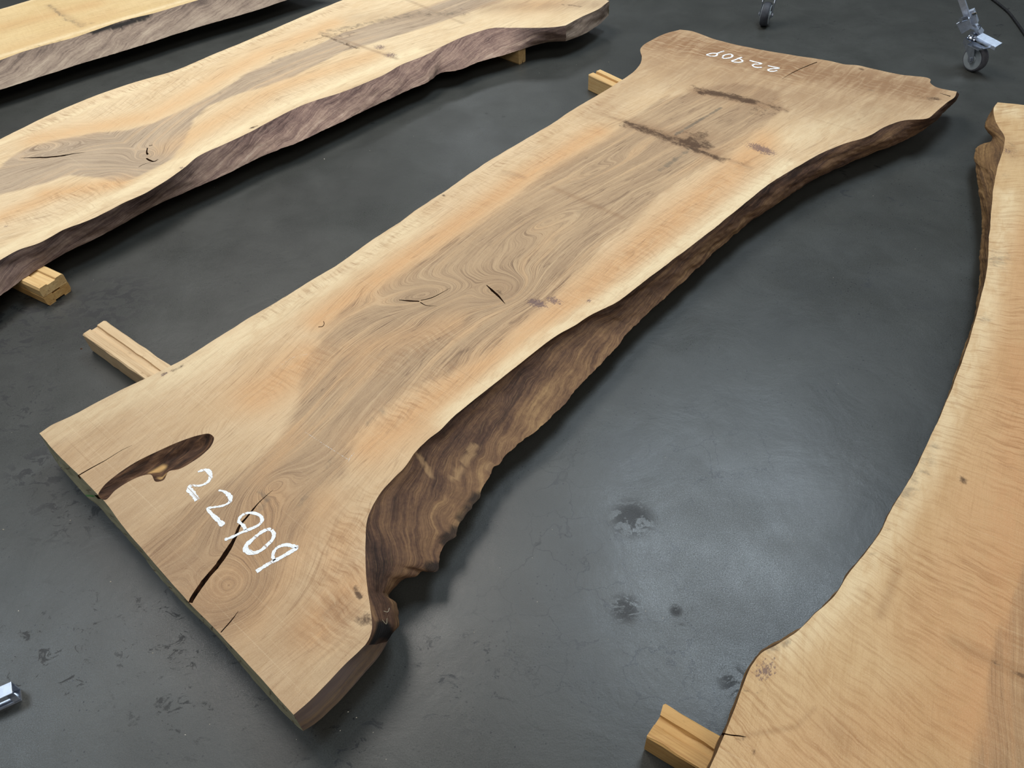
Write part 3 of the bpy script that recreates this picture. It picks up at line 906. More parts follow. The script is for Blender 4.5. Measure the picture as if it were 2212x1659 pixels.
def pk_tone(q, d):
    a = gauss(q, S3, [('line', [(322, 1012), (345, 998)], .010, 1.0), ('line', [(342, 1028), (358, 1020)], .006, .8)])
    return np.clip(a * 1.4 - 0.3, 0, 1)


pockets3 = [dict(poly=pk3, part='bark_pocket', mat=bark_mat, depth=pk_depth, tone=pk_tone, mouth=.3)]
s3 = build_slab(S3, 'wood_slab', segs3, [walnut], fields3, cracks3, pockets3)
tag(s3, 'wide live-edge wood slab in the middle with white chalk numbers at both ends', 'wood slab', 'live-edge slabs laid out on the floor')['kind'] = 'thing'


for pts in ([(797, 1346), (812, 1345), (826, 1339), (830, 1326), (827, 1312)], [(826, 1339), (834, 1348), (836, 1336)], [(829, 1320), (837, 1322), (841, 1314)]):
    zs = np.linspace(ZT - .010, ZT - .024, len(pts))
    A = np.array([np.r_[S3.loc(at(x, y, z)[:2]), z] for (x, y), z in zip(pts, zs)])
    C, _ = catmull(A, .004)
    vs, fs = [], []
    for i, c in enumerate(C):
        for k in range(5): vs.append(c + np.array([math.cos(k * 1.2566), math.sin(k * 1.2566), 0.6 * math.sin(k * 1.2566 + .8)]) * .0005)
        if i: fs += [((i - 1) * 5 + k, (i - 1) * 5 + (k + 1) % 5, i * 5 + (k + 1) % 5, i * 5 + k) for k in range(5)]
    link('root_thread', vs, fs, simple_noise('root_thread', lin(150, 138, 112), lin(196, 186, 160), 80), s3)


def crop(ox, oy, k, pts): return [(ox + k * x, oy + k * y) for x, y in pts]


N = (380, 1000, 0.15674)
w = 0.0080
for pts, wd in [
    ([(305, 125), (350, 108), (420, 100), (468, 140), (475, 210), (440, 265), (380, 300), (300, 318), (240, 312), (192, 322), (182, 355), (225, 410), (295, 515)], [.6*w, .9*w, 1.2*w, 1.5*w, 1.0*w, .9*w, .8*w, .7*w, .7*w, 1.0*w, 1.5*w, 1.7*w, 1.5*w]),
    ([(590, 380), (645, 388), (705, 422), (752, 480), (742, 540), (690, 575), (600, 602), (520, 612), (440, 632), (480, 690), (560, 770), (655, 862)], [.5*w, .7*w, 1.1*w, 1.3*w, .9*w, .7*w, .7*w, .7*w, .9*w, 1.1*w, 1.3*w, 1.5*w]),
    ([(960, 925), (935, 870), (895, 835), (868, 810), (880, 760), (930, 712), (1010, 690), (1100, 700), (1180, 750), (1188, 800), (1150, 850), (1080, 890), (980, 930), (900, 962), (800, 1012), (672, 1062)], [.7*w, 1.0*w, .9*w, .9*w, .9*w, .8*w, .8*w, .9*w, 1.1*w, .9*w, .8*w, .9*w, 1.0*w, .8*w, .9*w, .9*w]),
    ([(1310, 920), (1270, 918), (1200, 945), (1110, 1010), (1030, 1080), (970, 1140), (962, 1190), (1010, 1232), (1080, 1242), (1170, 1208), (1260, 1130), (1330, 1060), (1352, 980), (1318, 925)], [w]*5+[1.5*w, 1.7*w, 1.6*w, 1.2*w]+[w]*5),
    ([(1362, 1345), (1338, 1300), (1345, 1240), (1385, 1180), (1450, 1145), (1530, 1130), (1600, 1145), (1675, 1165), (1600, 1215), (1500, 1275), (1400, 1330), (1300, 1380), (1200, 1440), (1110, 1500)], [.9*w]*6+[1.1*w, 1.0*w]+[1.1*w]*6)]:
    chalk(S3, s3, crop(*N, pts), wd)
Q = (1480, 80, 0.1085)
for pts in [
    [(775, 280), (700, 304), (640, 325), (540, 325), (480, 338), (432, 355), (500, 378), (570, 386), (628, 368), (640, 335)],
    [(745, 395), (775, 365), (840, 348), (905, 342), (942, 372), (910, 408), (840, 424), (770, 428), (738, 405)],
    [(1130, 405), (1070, 425), (1000, 455), (930, 483), (1000, 503), (1085, 505), (1140, 490), (1125, 458), (1075, 432)],
    [(1285, 468), (1380, 495), (1460, 512), (1520, 530), (1470, 543), (1390, 542), (1342, 565), (1375, 595), (1430, 608), (1525, 605)],
    [(1645, 573), (1740, 595), (1868, 622), (1800, 632), (1700, 638), (1648, 660), (1690, 682), (1760, 684), (1832, 668)]]:
    chalk(S3, s3, crop(*Q, pts), 0.0075)

for pts, wd in (([(660, 934), (700, 960), (752, 993)], .0016), ([(752, 998), (757, 988), (766, 978)], .0022), ([(592, 800), (640, 770), (676, 764)], .0012)):
    m = chalk(S3, s3, pts, wd, 0.0004, faint_chalk); m.name = 'chalk_line'; m['label'] = 'faint chalk scratch line'
sh = np.array([at(x, y, ZT + .001) for x, y in [(688, 706), (696, 705), (700, 700), (699, 694)]])
C, _ = catmull(sh, .003); vs, fs = [], []
for i, c in enumerate(C):
    for k in range(5): vs.append(c + np.array([math.cos(k * 1.2566), math.sin(k * 1.2566), 0.4 * math.sin(k * 1.2566 + .8)]) * .0009)
    if i: fs += [((i - 1) * 5 + k, (i - 1) * 5 + (k + 1) % 5, i * 5 + (k + 1) % 5, i * 5 + k) for k in range(5)]
tag(link('wood_shaving', vs, fs, crack_mat), 'tiny dark curled shaving on the middle slab near its left edge', 'shaving')

# ================================================================== the slab on the left
S2 = Slab(47, (560, 200), 0.006, 23)
fl2 = S2.P(1316, 2) + np.array([0.06, 0.98])
nl2 = S2.P(0, 301) + np.array([-0.55, -0.03])
nr2 = S2.P(0, 562) + np.array([-0.40, -0.16])
to = lambda S, uv, z=ZT: unproj(S.o + S.eu * uv[0] + S.ev * uv[1], z)
L2 = [to(S2, nl2), (0, 301), (84, 259), (110, 247), (187, 214), (284, 180), (385, 150), (445, 124), (535, 87), (636, 43), (740, 0), to(S2, S2.P(740, 0) + np.array([0.5, -0.04])), to(S2, fl2)]
F2 = [to(S2, fl2), to(S2, (fl2 + S2.P(1316, 2)) / 2 + np.array([0.03, 0])), (1316, 2)]
C2 = [(1316, 2), (1292, 20), (1249, 40), (1222, 55)]
CB2 = [(1315, 33), (1289, 57), (1249, 79), (1222, 89)]
R2 = [(1222, 55), (1202, 58), (1162, 60), (1101, 60), (1068, 60), (1028, 70), (994, 82), (961, 97), (917, 120), (867, 140), (834, 159), (784, 181), (733, 201), (700, 211), (669, 221), (585, 261),
      (535, 288), (485, 311), (428, 338), (395, 365), (351, 395), (318, 415), (268, 438), (201, 472), (134, 498), (84, 525), (40, 540), (0, 562), to(S2, nr2)]
nrb2 = to(S2, S2.px([(0, 639)], ZB)[0] + np.array([-0.40, -0.16]), ZB)
RB2 = [(1222, 89), (1185, 91), (1135, 104), (1085, 120), (1034, 134), (978, 154), (957, 156), (927, 176), (884, 194), (834, 217), (767, 249), (700, 281), (652, 304), (569, 336), (485, 378), (401, 415),
       (334, 445), (268, 482), (201, 518), (154, 540), (100, 571), (54, 600), (0, 639), nrb2]
PR2 = [(R2[0], RB2[0]), ((1068, 60), (1085, 120)), ((917, 120), (927, 176)), ((784, 181), (834, 217)), ((669, 221), (700, 281)), ((535, 288), (569, 336)), ((395, 365), (401, 415)), ((268, 438), (268, 482)),
       ((134, 498), (154, 540)), ((40, 540), (54, 600)), ((0, 562), (0, 639)), (R2[-1], RB2[-1])]
E2 = [to(S2, nr2), to(S2, (nr2 + nl2) / 2 + np.array([-.03, 0])), to(S2, nl2)]
bl2 = nl2 + np.array([0.01, -0.015]); bfl2 = fl2 + np.array([-0.01, -0.015])
segs2 = [
    hidden_seg(S2, L2, bl2, bfl2, 0.012, 0.010, part='live_edge', mat=side_mauve, jt=.003),
    hidden_seg(S2, F2, bfl2, S2.px([(1315, 33)], ZB)[0], 0.004, 0.010, part='end_face', mat=sealer),
    pair_seg(S2, C2, CB2, [(C2[0], CB2[0]), (C2[-1], CB2[-1])], 0.008, part='live_edge', mat=side_grey, rough=.003, label='pale grey fibrous corner of the live edge'),
    pair_seg(S2, R2, RB2, PR2, 0.007, part='live_edge', mat=side_mauve, rows=16, rough=.0022, bulge=([0, .3, .6, 1], [.012, .01, .004, 0]), power=([0, .5, 1], [1, 1, 1.3]),
             dark=lambda f, t, xy: np.clip(1 - f / 0.09, 0, .5) + 0.55 * np.clip((f - 0.50) / 0.12, 0, 1) * np.clip(1.15 - t * 0.6, 0, 1), label='mauve and brown mottled live edge'),
    hidden_seg(S2, E2, S2.px([nrb2], ZB)[0], bl2, 0.004, 0.010, part='end_face', mat=sealer),
]
heart2 = S2.px(crop(0, 0, .3345, [(-1500, 1700), (0, 1080), (60, 1020), (170, 960), (330, 910), (600, 860), (830, 840), (1000, 790), (1200, 700), (1400, 600), (1500, 540), (1600, 470), (1800, 380), (2000, 310), (2212, 215), (2700, 60), (2900, -10),
                                  (3300, -10), (2700, 190), (2400, 280), (2212, 335), (1900, 490), (1700, 560), (1500, 620), (1350, 680), (1260, 760), (1220, 850), (1180, 940), (1100, 1030), (1000, 1090), (850, 1160), (760, 1180), (640, 1150), (450, 1130), (300, 1180), (0, 1260), (-1200, 2000)]))
axis2 = S2.px([(-300, 480), (0, 385), (117, 332), (313, 335), (430, 235), (520, 170), (640, 120), (760, 80), (900, 40), (1050, -20)])


def fields2(S, p):
    u, v = p[:, 0], p[:, 1]
    o = np.argsort(axis2[:, 0])
    vc = np.interp(u, axis2[o, 0], axis2[o, 1])
    h = 0.55 * (v - vc + .03 * fbm(u * 1.6, v * 4, 41, 2)) + .02 * u + .007 * fbm(u * 4, v * 12, 9, 3)
    h += bumps(p, S, [((45, 348), (190, 316), .05, .12), ((285, 345), (342, 330), .042, .13), ((215, 400), (265, 370), .05, -.06), ((560, 150), (680, 100), .04, .04)])
    F = dict(h=h, q=u + .05 * v)
    F['heart'] = sdist(p, heart2, .07)
    F['stain'] = gauss(p, S, [('line', [(655, 92), (720, 74), (770, 60)], .016, .5), ('line', [(700, 76), (770, 104)], .018, .62), ('blob', (700, 80), (780, 70), .05, .42), ('blob', (290, 345), (342, 328), .032, .30),
                              ('line', [(1215, 10), (1255, 14)], .012, .7), ('line', [(920, 30), (935, 32)], .008, .7), ('line', [(540, 278), (555, 272)], .006, .8)])
    F['curl'] = gauss(p, S, [('line', [(60, 285), (200, 222), (400, 150), (740, 12)], .035, .85), ('line', [(230, 240), (420, 170)], .08, .35), ('line', [(130, 430), (250, 400)], .05, .75), ('line', [(20, 480), (200, 440)], .06, .45), ('line', [(500, 250), (780, 140)], .08, .3)])
    F['orange'] = gauss(p, S, [('line', [(80, 300), (330, 250), (560, 120), (720, 50)], .06, .7), ('line', [(100, 420), (260, 395)], .05, .95), ('line', [(360, 320), (600, 190), (800, 120)], .06, .7), ('line', [(0, 470), (120, 420)], .05, .8), ('blob', (1080, 20), (1250, 0), .1, .8)])
    F['pale'] = gauss(p, S, [('line', [(0, 545), (330, 385), (600, 235), (900, 110)], .035, .8), ('line', [(0, 310), (380, 158), (700, 20)], .016, .6)])
    F['grey'] = gauss(p, S, [('line', [(700, 70), (900, 30), (1000, 30)], .05, .55), ('line', [(430, 240), (520, 165), (640, 110)], .03, .3)])
    F['brown'] = gauss(p, S, [('line', [(700, 72), (857, 127)], .010, .6), ('line', [(880, 0), (1000, 50)], .012, .5), ('line', [(1050, 15), (1300, 8)], .09, .6), ('line', [(770, 40), (1000, 30)], .08, .35)])
    F['purple'] = gauss(p, S, [('blob', (805, 98), (835, 106), .03, .8), ('blob', (825, 116), (862, 122), .03, .8), ('blob', (985, 16), (1010, 22), .02, .5), ('blob', (385, 365), (400, 360), .01, .8), ('blob', (5, 492), (18, 486), .008, .8)])
    return F


cracks2 = [dict(poly=crack_poly(S2, crop(0, 0, .3345, [(133, 1020), (210, 1018), (300, 1016), (400, 1006), (490, 990), (548, 983)]), [.001, .003, .005, .0045, .0025, .0006]), depth=.02),
           dict(poly=crack_poly(S2, crop(0, 0, .3345, [(984, 936), (962, 942)]), [.002, .002]), depth=.01),
           dict(poly=crack_poly(S2, crop(0, 0, .3345, [(952, 955), (948, 985), (955, 998)]), [.002, .003, .004]), depth=.015),
           dict(poly=crack_poly(S2, crop(0, 0, .3345, [(945, 1022), (965, 1035), (998, 1042), (1022, 1028)]), [.003, .0045, .003, .001]), depth=.015),
           dict(poly=crack_poly(S2, crop(0, 0, .3345, [(895, 1080), (925, 1062), (975, 1050)]), [.001, .0015, .0008]), depth=.008)]
s2 = build_slab(S2, 'wood_slab', segs2, [pinkish], fields2, cracks2)
tag(s2, 'pinkish live-edge slab left of the middle one with two cracked knots', 'wood slab', 'live-edge slabs laid out on the floor')['kind'] = 'thing'

# ================================================================== the slab at the top left
S1 = Slab(33, (220, 50), 0.008, 37)
a = S1.P(0, 20) + np.array([-.45, 0.03]); b = S1.P(67, 0) + np.array([1.25, -.12])
c = S1.P(428, 0) + np.array([0.55, -.02]); d = S1.P(0, 130) + np.array([-.40, -.03])
R1 = [to(S1, c), (428, 0), (401, 8), (334, 28), (268, 44), (201, 67), (150, 84), (100, 97), (43, 114), (0, 130), to(S1, d)]
cb = to(S1, S1.px([(619, 0)], ZB)[0] + np.array([.25, .0]), ZB); db = to(S1, S1.px([(0, 194)], ZB)[0] + np.array([-.40, -.03]), ZB)
RB1 = [cb, (619, 0), (552, 23), (468, 47), (401, 67), (318, 94), (234, 120), (167, 140), (84, 167), (0, 194), db]
bb = b + np.array([0, -.015]); ab = a + np.array([0, -.015])
def char_patch(f, t, xy):
    d, q = dseg(xy, S1.px([(196, 76), (225, 66), (262, 56), (300, 44), (326, 36)], ZT - .012))
    w = 0.016 + 0.010 * np.sin(q * 3.1)
    return 0.95 * np.clip((w + 0.010 * fbm(xy[:, 0] * 60, xy[:, 1] * 60 + t * 9, 4) - d) / 0.006, 0, 1) * (t < 0.55)


segs1 = [
    hidden_seg(S1, [to(S1, a), (0, 20), (67, 0), to(S1, b)], ab, bb, .012, .012, part='live_edge', mat=side_mauve),
    hidden_seg(S1, [to(S1, b), to(S1, (b + c) / 2), to(S1, c)], bb, S1.px([cb], ZB)[0], .004, .012, part='end_face', mat=sealer),
    pair_seg(S1, R1, RB1, [(R1[0], RB1[0]), ((428, 0), (468, 47)), ((268, 44), (318, 94)), ((100, 97), (167, 140)), ((0, 130), (0, 194)), (R1[-1], RB1[-1])], .008, part='live_edge', mat=side_grey, rows=14, rough=.0022,
             bulge=.012, dark=char_patch,
             label='grey weathered live edge with a black charred patch'),
    hidden_seg(S1, [to(S1, d), to(S1, (a + d) / 2), to(S1, a)], S1.px([db], ZB)[0], ab, .004, .012, part='end_face', mat=sealer),
]


def fields1(S, p):
    u, v = p[:, 0], p[:, 1]
    h = 0.8 * v + .03 * fbm(u * 1.5, v * 4, 51, 3)
    z = 0 * u
    F = dict(h=h, q=u, heart=z, curl=0.15 + z, orange=gauss(p, S, [('line', [(0, 60), (200, 10)], .07, .8), ('line', [(30, 105), (240, 30)], .08, .5)]),
             pale=gauss(p, S, [('line', [(0, 122), (200, 60), (420, -5)], .02, .7), ('line', [(0, 20), (67, 0)], .02, .5)]), stain=gauss(p, S, [('line', [(165, 78), (205, 62)], .010, .45)]),
             grey=gauss(p, S, [('line', [(105, 12), (140, 40), (175, 58)], .020, .55), ('line', [(60, 105), (130, 88)], .018, .5), ('line', [(130, 56), (200, 50)], .02, .4)]),
             brown=gauss(p, S, [('line', [(105, 12), (180, 56)], .02, .4)]), purple=z)
    return F


s1 = build_slab(S1, 'wood_slab', segs1, [yellow], fields1)
tag(s1, 'yellowish slab in the top left corner with a grey weathered edge and black patch', 'wood slab', 'live-edge slabs laid out on the floor')['kind'] = 'thing'

# ================================================================== the slab on the right
S4 = Slab(58, (2000, 1050), 0.0045, 53)
nl4 = S4.P(1533, 1659) + np.array([-.16, 0.035])
fr4 = S4.P(2212, 226) + np.array([-.35, -.75])
nr4 = nl4 + np.array([-.05, -1.25])
L4 = [to(S4, nl4), (1533, 1659), (1547, 1627), (1570, 1572), (1588, 1527), (1606, 1481), (1622, 1440), (1643, 1412), (1679, 1392), (1725, 1362), (1762, 1325), (1807, 1280), (1830, 1243), (1867, 1197), (1899, 1152),
      (1922, 1106), (1949, 1060), (1977, 1014), (2009, 946), (2032, 898), (2053, 846), (2072, 799), (2091, 744), (2106, 690), (2119, 639), (2129, 601), (2134, 559), (2138, 495), (2142, 445), (2148, 394), (2155, 360),
      (2162, 338), (2170, 312), (2170, 294), (2161, 280), (2151, 263), (2147, 246), (2147, 232), (2155, 221)]
B4 = [to(S4, nl4 + np.array([0.01, 0.002]), ZB), (1529, 1659), (1541, 1627), (1564, 1572), (1581, 1527), (1600, 1481), (1621, 1438), (1648, 1408), (1686, 1384), (1733, 1352), (1770, 1316), (1815, 1270), (1838, 1235), (1874, 1190), (1906, 1145),
      (1929, 1098), (1956, 1052), (1983, 1005), (2013, 940), (2034, 893), (2051, 846), (2069, 799), (2087, 744), (2100, 700), (2111, 648), (2115, 601), (2116, 559), (2120, 508), (2121, 470), (2117, 436), (2111, 395),
      (2107, 361), (2105, 330), (2110, 318), (2125, 310), (2148, 303), (2154, 296), (2147, 288), (2143, 272), (2149, 255), (2157, 243)]
PR4 = [(L4[0], B4[0]), ((1547, 1627), (1541, 1627)), ((1606, 1481), (1600, 1481)), ((1643, 1412), (1648, 1408)), ((1762, 1325), (1770, 1316)), ((1899, 1152), (1906, 1145)), ((2009, 946), (2013, 940)), ((2091, 744), (2087, 744)),
       ((2129, 601), (2115, 601)), ((2142, 445), (2117, 436)), ((2155, 360), (2105, 330)), ((2170, 312), (2148, 303)), ((2161, 280), (2147, 288)), (L4[-1], B4[-1])]
bfl4 = S4.px([(2157, 243)], ZB)[0]; bnl4 = S4.px([B4[0]], ZB)[0]
bfr4 = fr4 + np.array([-.01, .01]); bnr4 = nr4 + np.array([.01, .01])
segs4 = [
    pair_seg(S4, L4, B4, PR4, .006, part='live_edge', mat=side_bark, rows=16, rough=.002, bulge=([0, .78, .86, .94, 1], [0, .0, .012, .035, .004]), label='brown bark edge with a rounded burl'),
    hidden_seg(S4, [(2155, 221), (2212, 227), to(S4, fr4)], bfl4, bfr4, .004, .010, part='end_face', mat=sealer),
    hidden_seg(S4, [to(S4, fr4), to(S4, (fr4 + nr4) / 2 + np.array([0, .12])), to(S4, nr4)], bfr4, bnr4, .012, .012, part='live_edge', mat=side_bark),
    hidden_seg(S4, [to(S4, nr4), to(S4, (nr4 + nl4) / 2), to(S4, nl4)], bnr4, bnl4, .004, .012, part='end_face', mat=sealer),
]
heart4 = S4.px([(2060, 1900), (2100, 1659), (2119, 1586), (2137, 1449), (2155, 1380), (2173, 1335), (2199, 1266), (2240, 1150), (2330, 900), (2700, 1200), (2500, 1900)])


def fields4(S, p):
    u, v = p[:, 0], p[:, 1]
    a = S.P(2212, 1300)
    h = 0.7 * (v - a[1]) + .22 * np.clip(-u, 0, 3) ** 1.6 * 0.6 + .03 * fbm(u * 1.8, v * 4, 61, 3)
    # ripples fan out towards the flared foot
    cc = S.loc(np.array([-0.9, 2.35]))
    q = -2.2 * np.arctan2((v - cc[1]), (u - cc[0])) + 0.012 * fbm(u * 4, v * 4, 66, 3)
    F = dict(h=h, q=q, heart=sdist(p, heart4, .06))
    F['curl'] = np.clip(0.55 + 0.6 * fbm(u * 4, v * 5, 77, 3), 0.12, .95)
    F['orange'] = gauss(p, S, [('line', [(2212, 760), (2180, 1180), (2100, 1560)], .09, .7), ('line', [(2230, 500), (2160, 1000), (2040, 1400)], .10, .5), ('line', [(1700, 1659), (1960, 1560), (2080, 1480)], .08, .35)])
    F['pale'] = gauss(p, S, [('line', [(2180, 420), (2120, 720), (2000, 1010), (1830, 1280), (1690, 1400)], .035, .55), ('line', [(2150, 235), (2212, 245)], .05, .5)])
    F['stain'] = gauss(p, S, [('blob', (2074, 1028), (2088, 1048), .010, .85), ('line', [(2150, 1432), (2212, 1462)], .008, .45), ('blob', (2178, 300), (2192, 345), .035, .5), ('line', [(1620, 1640), (1640, 1600)], .004, .4), ('line', [(1570, 1590), (1600, 1600), (1610, 1590)], .003, .6),
                              ('line', [(1608, 1490), (1630, 1500), (1645, 1492)], .003, .6), ('blob', (2012, 1342), (2036, 1348), .02, .3)])
    F['grey'] = gauss(p, S, [('line', [(2020, 960), (1985, 1020), (1940, 1090)], .025, .5), ('blob', (2145, 590), (2170, 540), .04, .62), ('blob', (2115, 700), (2130, 670), .03, .55), ('blob', (2150, 390), (2180, 370), .03, .5), ('line', [(1660, 1402), (1705, 1385)], .012, .6), ('line', [(1860, 1220), (1930, 1120)], .02, .3)])
    F['brown'] = gauss(p, S, [('line', [(2060, 1385), (2212, 1462)], .016, .5), ('blob', (2175, 300), (2195, 350), .05, .6), ('line', [(1940, 1230), (1900, 1330)], .010, .45), ('line', [(1600, 1590), (1720, 1570), (1760, 1530)], .005, .5), ('blob', (1790, 1620), (1840, 1560), .04, .35)])
    F['purple'] = gauss(p, S, [('blob', (1635, 1432), (1672, 1465), .035, .72), ('blob', (2168, 318), (2186, 336), .02, .6)])
    return F


cracks4 = [dict(poly=crack_poly(S4, [(1560, 1584), (1580, 1588), (1600, 1590), (1612, 1592)], [.0015, .0012, .001, .0004]), depth=.008)]
s4 = build_slab(S4, 'wood_slab', segs4, [golden], fields4, cracks4)
tag(s4, 'golden curly-grained slab cut off by the right edge of the photo', 'wood slab', 'live-edge slabs laid out on the floor')['kind'] = 'thing'


# ------------------------------------------------------------------ bearers under the slabs
def pine(name, ca, cb, cc):
    M = NT(name, 0.62, 0.3)
    P = M.obj()
    n = M.noise(M.scale(P, 3, 34, 34), 1.0, 4.0, 0.6, 0.5)
    g = M.noise(M.scale(P, 2, 130, 130), 1.0, 3.0, 0.6, 0.2)
    sp = M.noise(M.scale(P, 30, 60, 60), 1.0, 5.0, 0.7)
    col = M.mix(M.step(n, 0.35, 0.65), ca, cb)
    col = M.mix(M.mul(M.step(g, 0.5, 0.7), 0.45), col, cc)
    col = M.mix(M.mul(M.step(sp, 0.58, 0.72), 0.5), col, lin(120, 88, 54))
    M.color(col); M.bump(M.add(g, M.mul(sp, 0.6)), 0.4, 0.003)
    return M.m


pine_pale = pine('pine_pale', lin(202, 172, 132), lin(218, 190, 150), lin(166, 132, 94))
pine_yellow = pine('pine_yellow', lin(206, 168, 112), lin(220, 186, 130), lin(172, 126, 78))
pine_brown = pine('pine_brown', lin(188, 144, 86), lin(204, 164, 104), lin(150, 104, 58))


def bearer(name, e1, e2, toward, length, prof, mat, z_px, rough=0.0012, seed=0, z0=0.0):
    """prof: cross section (y 0..1 over the width, z in metres); e1/e2: the near end's two corners in the photograph at height z_px"""
    A, B = at(*e1, z_px)[:2], at(*e2, z_px)[:2]
    D = at(*toward[1], z_px)[:2] - at(*toward[0], z_px)[:2]; D /= np.linalg.norm(D)
    Nn = np.array([-D[1], D[0]])
    w = (B - A) @ Nn
    K = max(8, int(length / 0.03)); n = len(prof)
    vs, fs = [], []
    for k in range(K + 1):
        x = length * k / K
        for j, (y, z) in enumerate(prof):
            r = fbm(np.array([x * 25 + j * 9.1]), np.array([j * 3.7 + seed]), seed)[0] * rough * 2
            vs.append((x + (r * 1.5 if k in (0, K) else 0), y * w + r, max(0.0, z + (min(r, 0.0003) if z > 0.001 else 0))))
    for k in range(K):
        for j in range(n):
            fs.append((k * n + j, k * n + (j + 1) % n, (k + 1) * n + (j + 1) % n, (k + 1) * n + j))
    fs.append(tuple(range(n))); fs.append(tuple(range((K + 1) * n - 1, K * n - 1, -1)))
    o = link(name, vs, fs, mat)
    o.location = (A[0], A[1], z0)
    o.rotation_euler = (0, 0, math.atan2(D[1], D[0]))
    return o


H = ZB - 0.0012
groove = [(0.03, 0), (0, 0.006), (0, H - .004), (0.04, H), (0.36, H), (0.39, H - .006), (0.62, H - .006), (0.64, H), (0.95, H), (1, H - .004), (1, 0.006), (0.97, 0)]
b = bearer('bearer', (177, 722), (232, 695), ((180, 722), (314, 818)), 1.08, groove, pine_pale, H, 0.0012, 3)
tag(b, 'pale grooved timber bearer with a nail hole under the near end of the middle slab', 'bearer', 'timber bearers under the slabs')
nail = link('nail_hole', [(0.05 + .004 * math.cos(t * PI2), -0.035 + .003 * math.sin(t * PI2), H - .0055) for t, PI2 in [(k / 10, 2 * math.pi) for k in range(10)]], [tuple(range(10))], crack_mat, b)
groove2 = [(0.04, 0), (0, 0.004), (0, H - .003), (0.03, H), (0.40, H), (0.43, H - .012), (0.62, H - .012), (0.64, H), (0.97, H), (1, H - .003), (1, 0.004), (0.96, 0)]
b = bearer('bearer', (1271, 161), (1298, 150), ((1271, 161), (1320, 184)), 0.80, groove2, pine_yellow, H, 0.0006, 5)
tag(b, 'yellow grooved timber bearer under the far end of the middle slab', 'bearer', 'timber bearers under the slabs')
b = bearer('bearer', (1399, 1592), (1440, 1520), ((1399, 1592), (1506, 1659)), 1.30, groove, pine_brown, H, 0.0016, 9)
tag(b, 'brown rough grooved timber bearer with a knot under the right slab', 'bearer', 'timber bearers under the slabs')
kn = link('knot', [(0.155 + .009 * math.cos(k * math.pi / 6), -0.047 + .006 * math.sin(k * math.pi / 6), H + .0004 - (0.001 if k % 2 else 0)) for k in range(12)], [tuple(range(12))], crack_mat, b)
Hm = 0.036
lower = [(0.05, 0), (0, 0.008), (0, Hm - .002), (0.02, Hm), (0.34, Hm), (0.34, Hm - .007), (0.66, Hm - .007), (0.66, Hm), (0.98, Hm), (1, Hm - .002), (1, 0.012), (0.93, 0), (0.68, 0), (0.68, .006), (0.32, .006), (0.32, 0)]
upper = [(0.04, 0), (0, .003), (0, 0.027), (0.06, H - Hm - .001), (0.32, H - Hm - .001), (0.36, H - Hm - .006), (0.66, H - Hm - .006), (0.70, H - Hm - .001), (0.94, H - Hm - .001), (1, .030), (1, .003), (0.96, 0)]
b = bearer('bearer', (82, 625), (140, 592), ((46, 608), (82, 625)), -1.2, lower, pine_brown, H, 0.0005, 13)
tag(b, 'lower of two stacked grooved battens under the near part of the left slab', 'bearer', 'timber bearers under the slabs')
b = bearer('bearer', (82, 625), (140, 592), ((46, 608), (82, 625)), -1.2, upper, pine_yellow, H, 0.0005, 14, z0=Hm + 0.0004)
tag(b, 'upper of two stacked grooved battens under the near part of the left slab', 'bearer', 'timber bearers under the slabs')
block = [(0.05, 0), (0, 0.006), (0, H), (1, H), (1, 0.006), (0.95, 0), (0.62, 0), (0.62, .007), (0.45, .007), (0.45, 0)]
b = bearer('bearer', (1121, 140), (1140, 134), ((1092, 129.5), (1121, 140)), -1.0, block, pine_yellow, 0.0, 0.0005, 15)
tag(b, 'shaded timber bearer end under the far part of the left slab', 'bearer', 'timber bearers under the slabs')


# ------------------------------------------------------------------ metal hardware
def metal(name, c, rough, m=1.0):
    M = NT(name, rough, 0.5)
    M.b.inputs['Metallic'].default_value = m
    n = M.noise(M.obj(), 60.0, 4.0, 0.6)
    M.color(M.mix(M.step(n, 0.3, 0.7), c, tuple(x * 0.8 for x in c[:3]) + (1,)))
    return M.m


zinc = metal('zinc_plate', lin(196, 202, 214), 0.30)
chrome = metal('chrome', lin(215, 222, 235), 0.14)
galv = metal('galvanised', lin(196, 206, 222), 0.45, 0.55)
rubber = simple_noise('grey_rubber', lin(84, 84, 90), lin(98, 98, 104), 40, 0.6, 0.3)
dark_rubber = simple_noise('dark_rubber', lin(58, 60, 66), lin(70, 72, 78), 40, 0.6, 0.3)
hubm = simple_noise('grey_plastic_hub', lin(148, 156, 160), lin(160, 166, 170), 30, 0.5, 0.4)
blackm = simple_noise('black_cable', lin(20, 20, 22), lin(28, 28, 30), 30, 0.5, 0.3)


def bm_link(name, bm, mat, parent=None, bevel=0.0, smooth=False):
    if bevel:
        bmesh.ops.bevel(bm, geom=list(bm.edges), offset=bevel, segments=2, affect='EDGES', profile=0.6)
    me = bpy.data.meshes.new(name); bm.normal_update(); bm.to_mesh(me); bm.free()
    o = bpy.data.objects.new(name, me); COL.objects.link(o)
    me.materials.append(mat)
    if smooth:
        me.polygons.foreach_set('use_smooth', [True] * len(me.polygons))
        try: me.set_sharp_from_angle(angle=math.radians(40))
        except Exception: pass
    if parent: o.parent = parent
    return o


def frame(x, z):
    """matrix with x axis and approximate z axis"""
    x = Vector(x).normalized(); z = Vector(z); y = z.cross(x).normalized(); z = x.cross(y).normalized()
    return Matrix((x, y, z)).transposed().to_4x4()


def box(bm, c, size, M=None):
    r = bmesh.ops.create_cube(bm, size=1.0)
    T = Matrix.Translation(Vector(c)) @ (M if M else Matrix()) @ Matrix.Diagonal((*size, 1))
    bmesh.ops.transform(bm, matrix=T, verts=r['verts'])


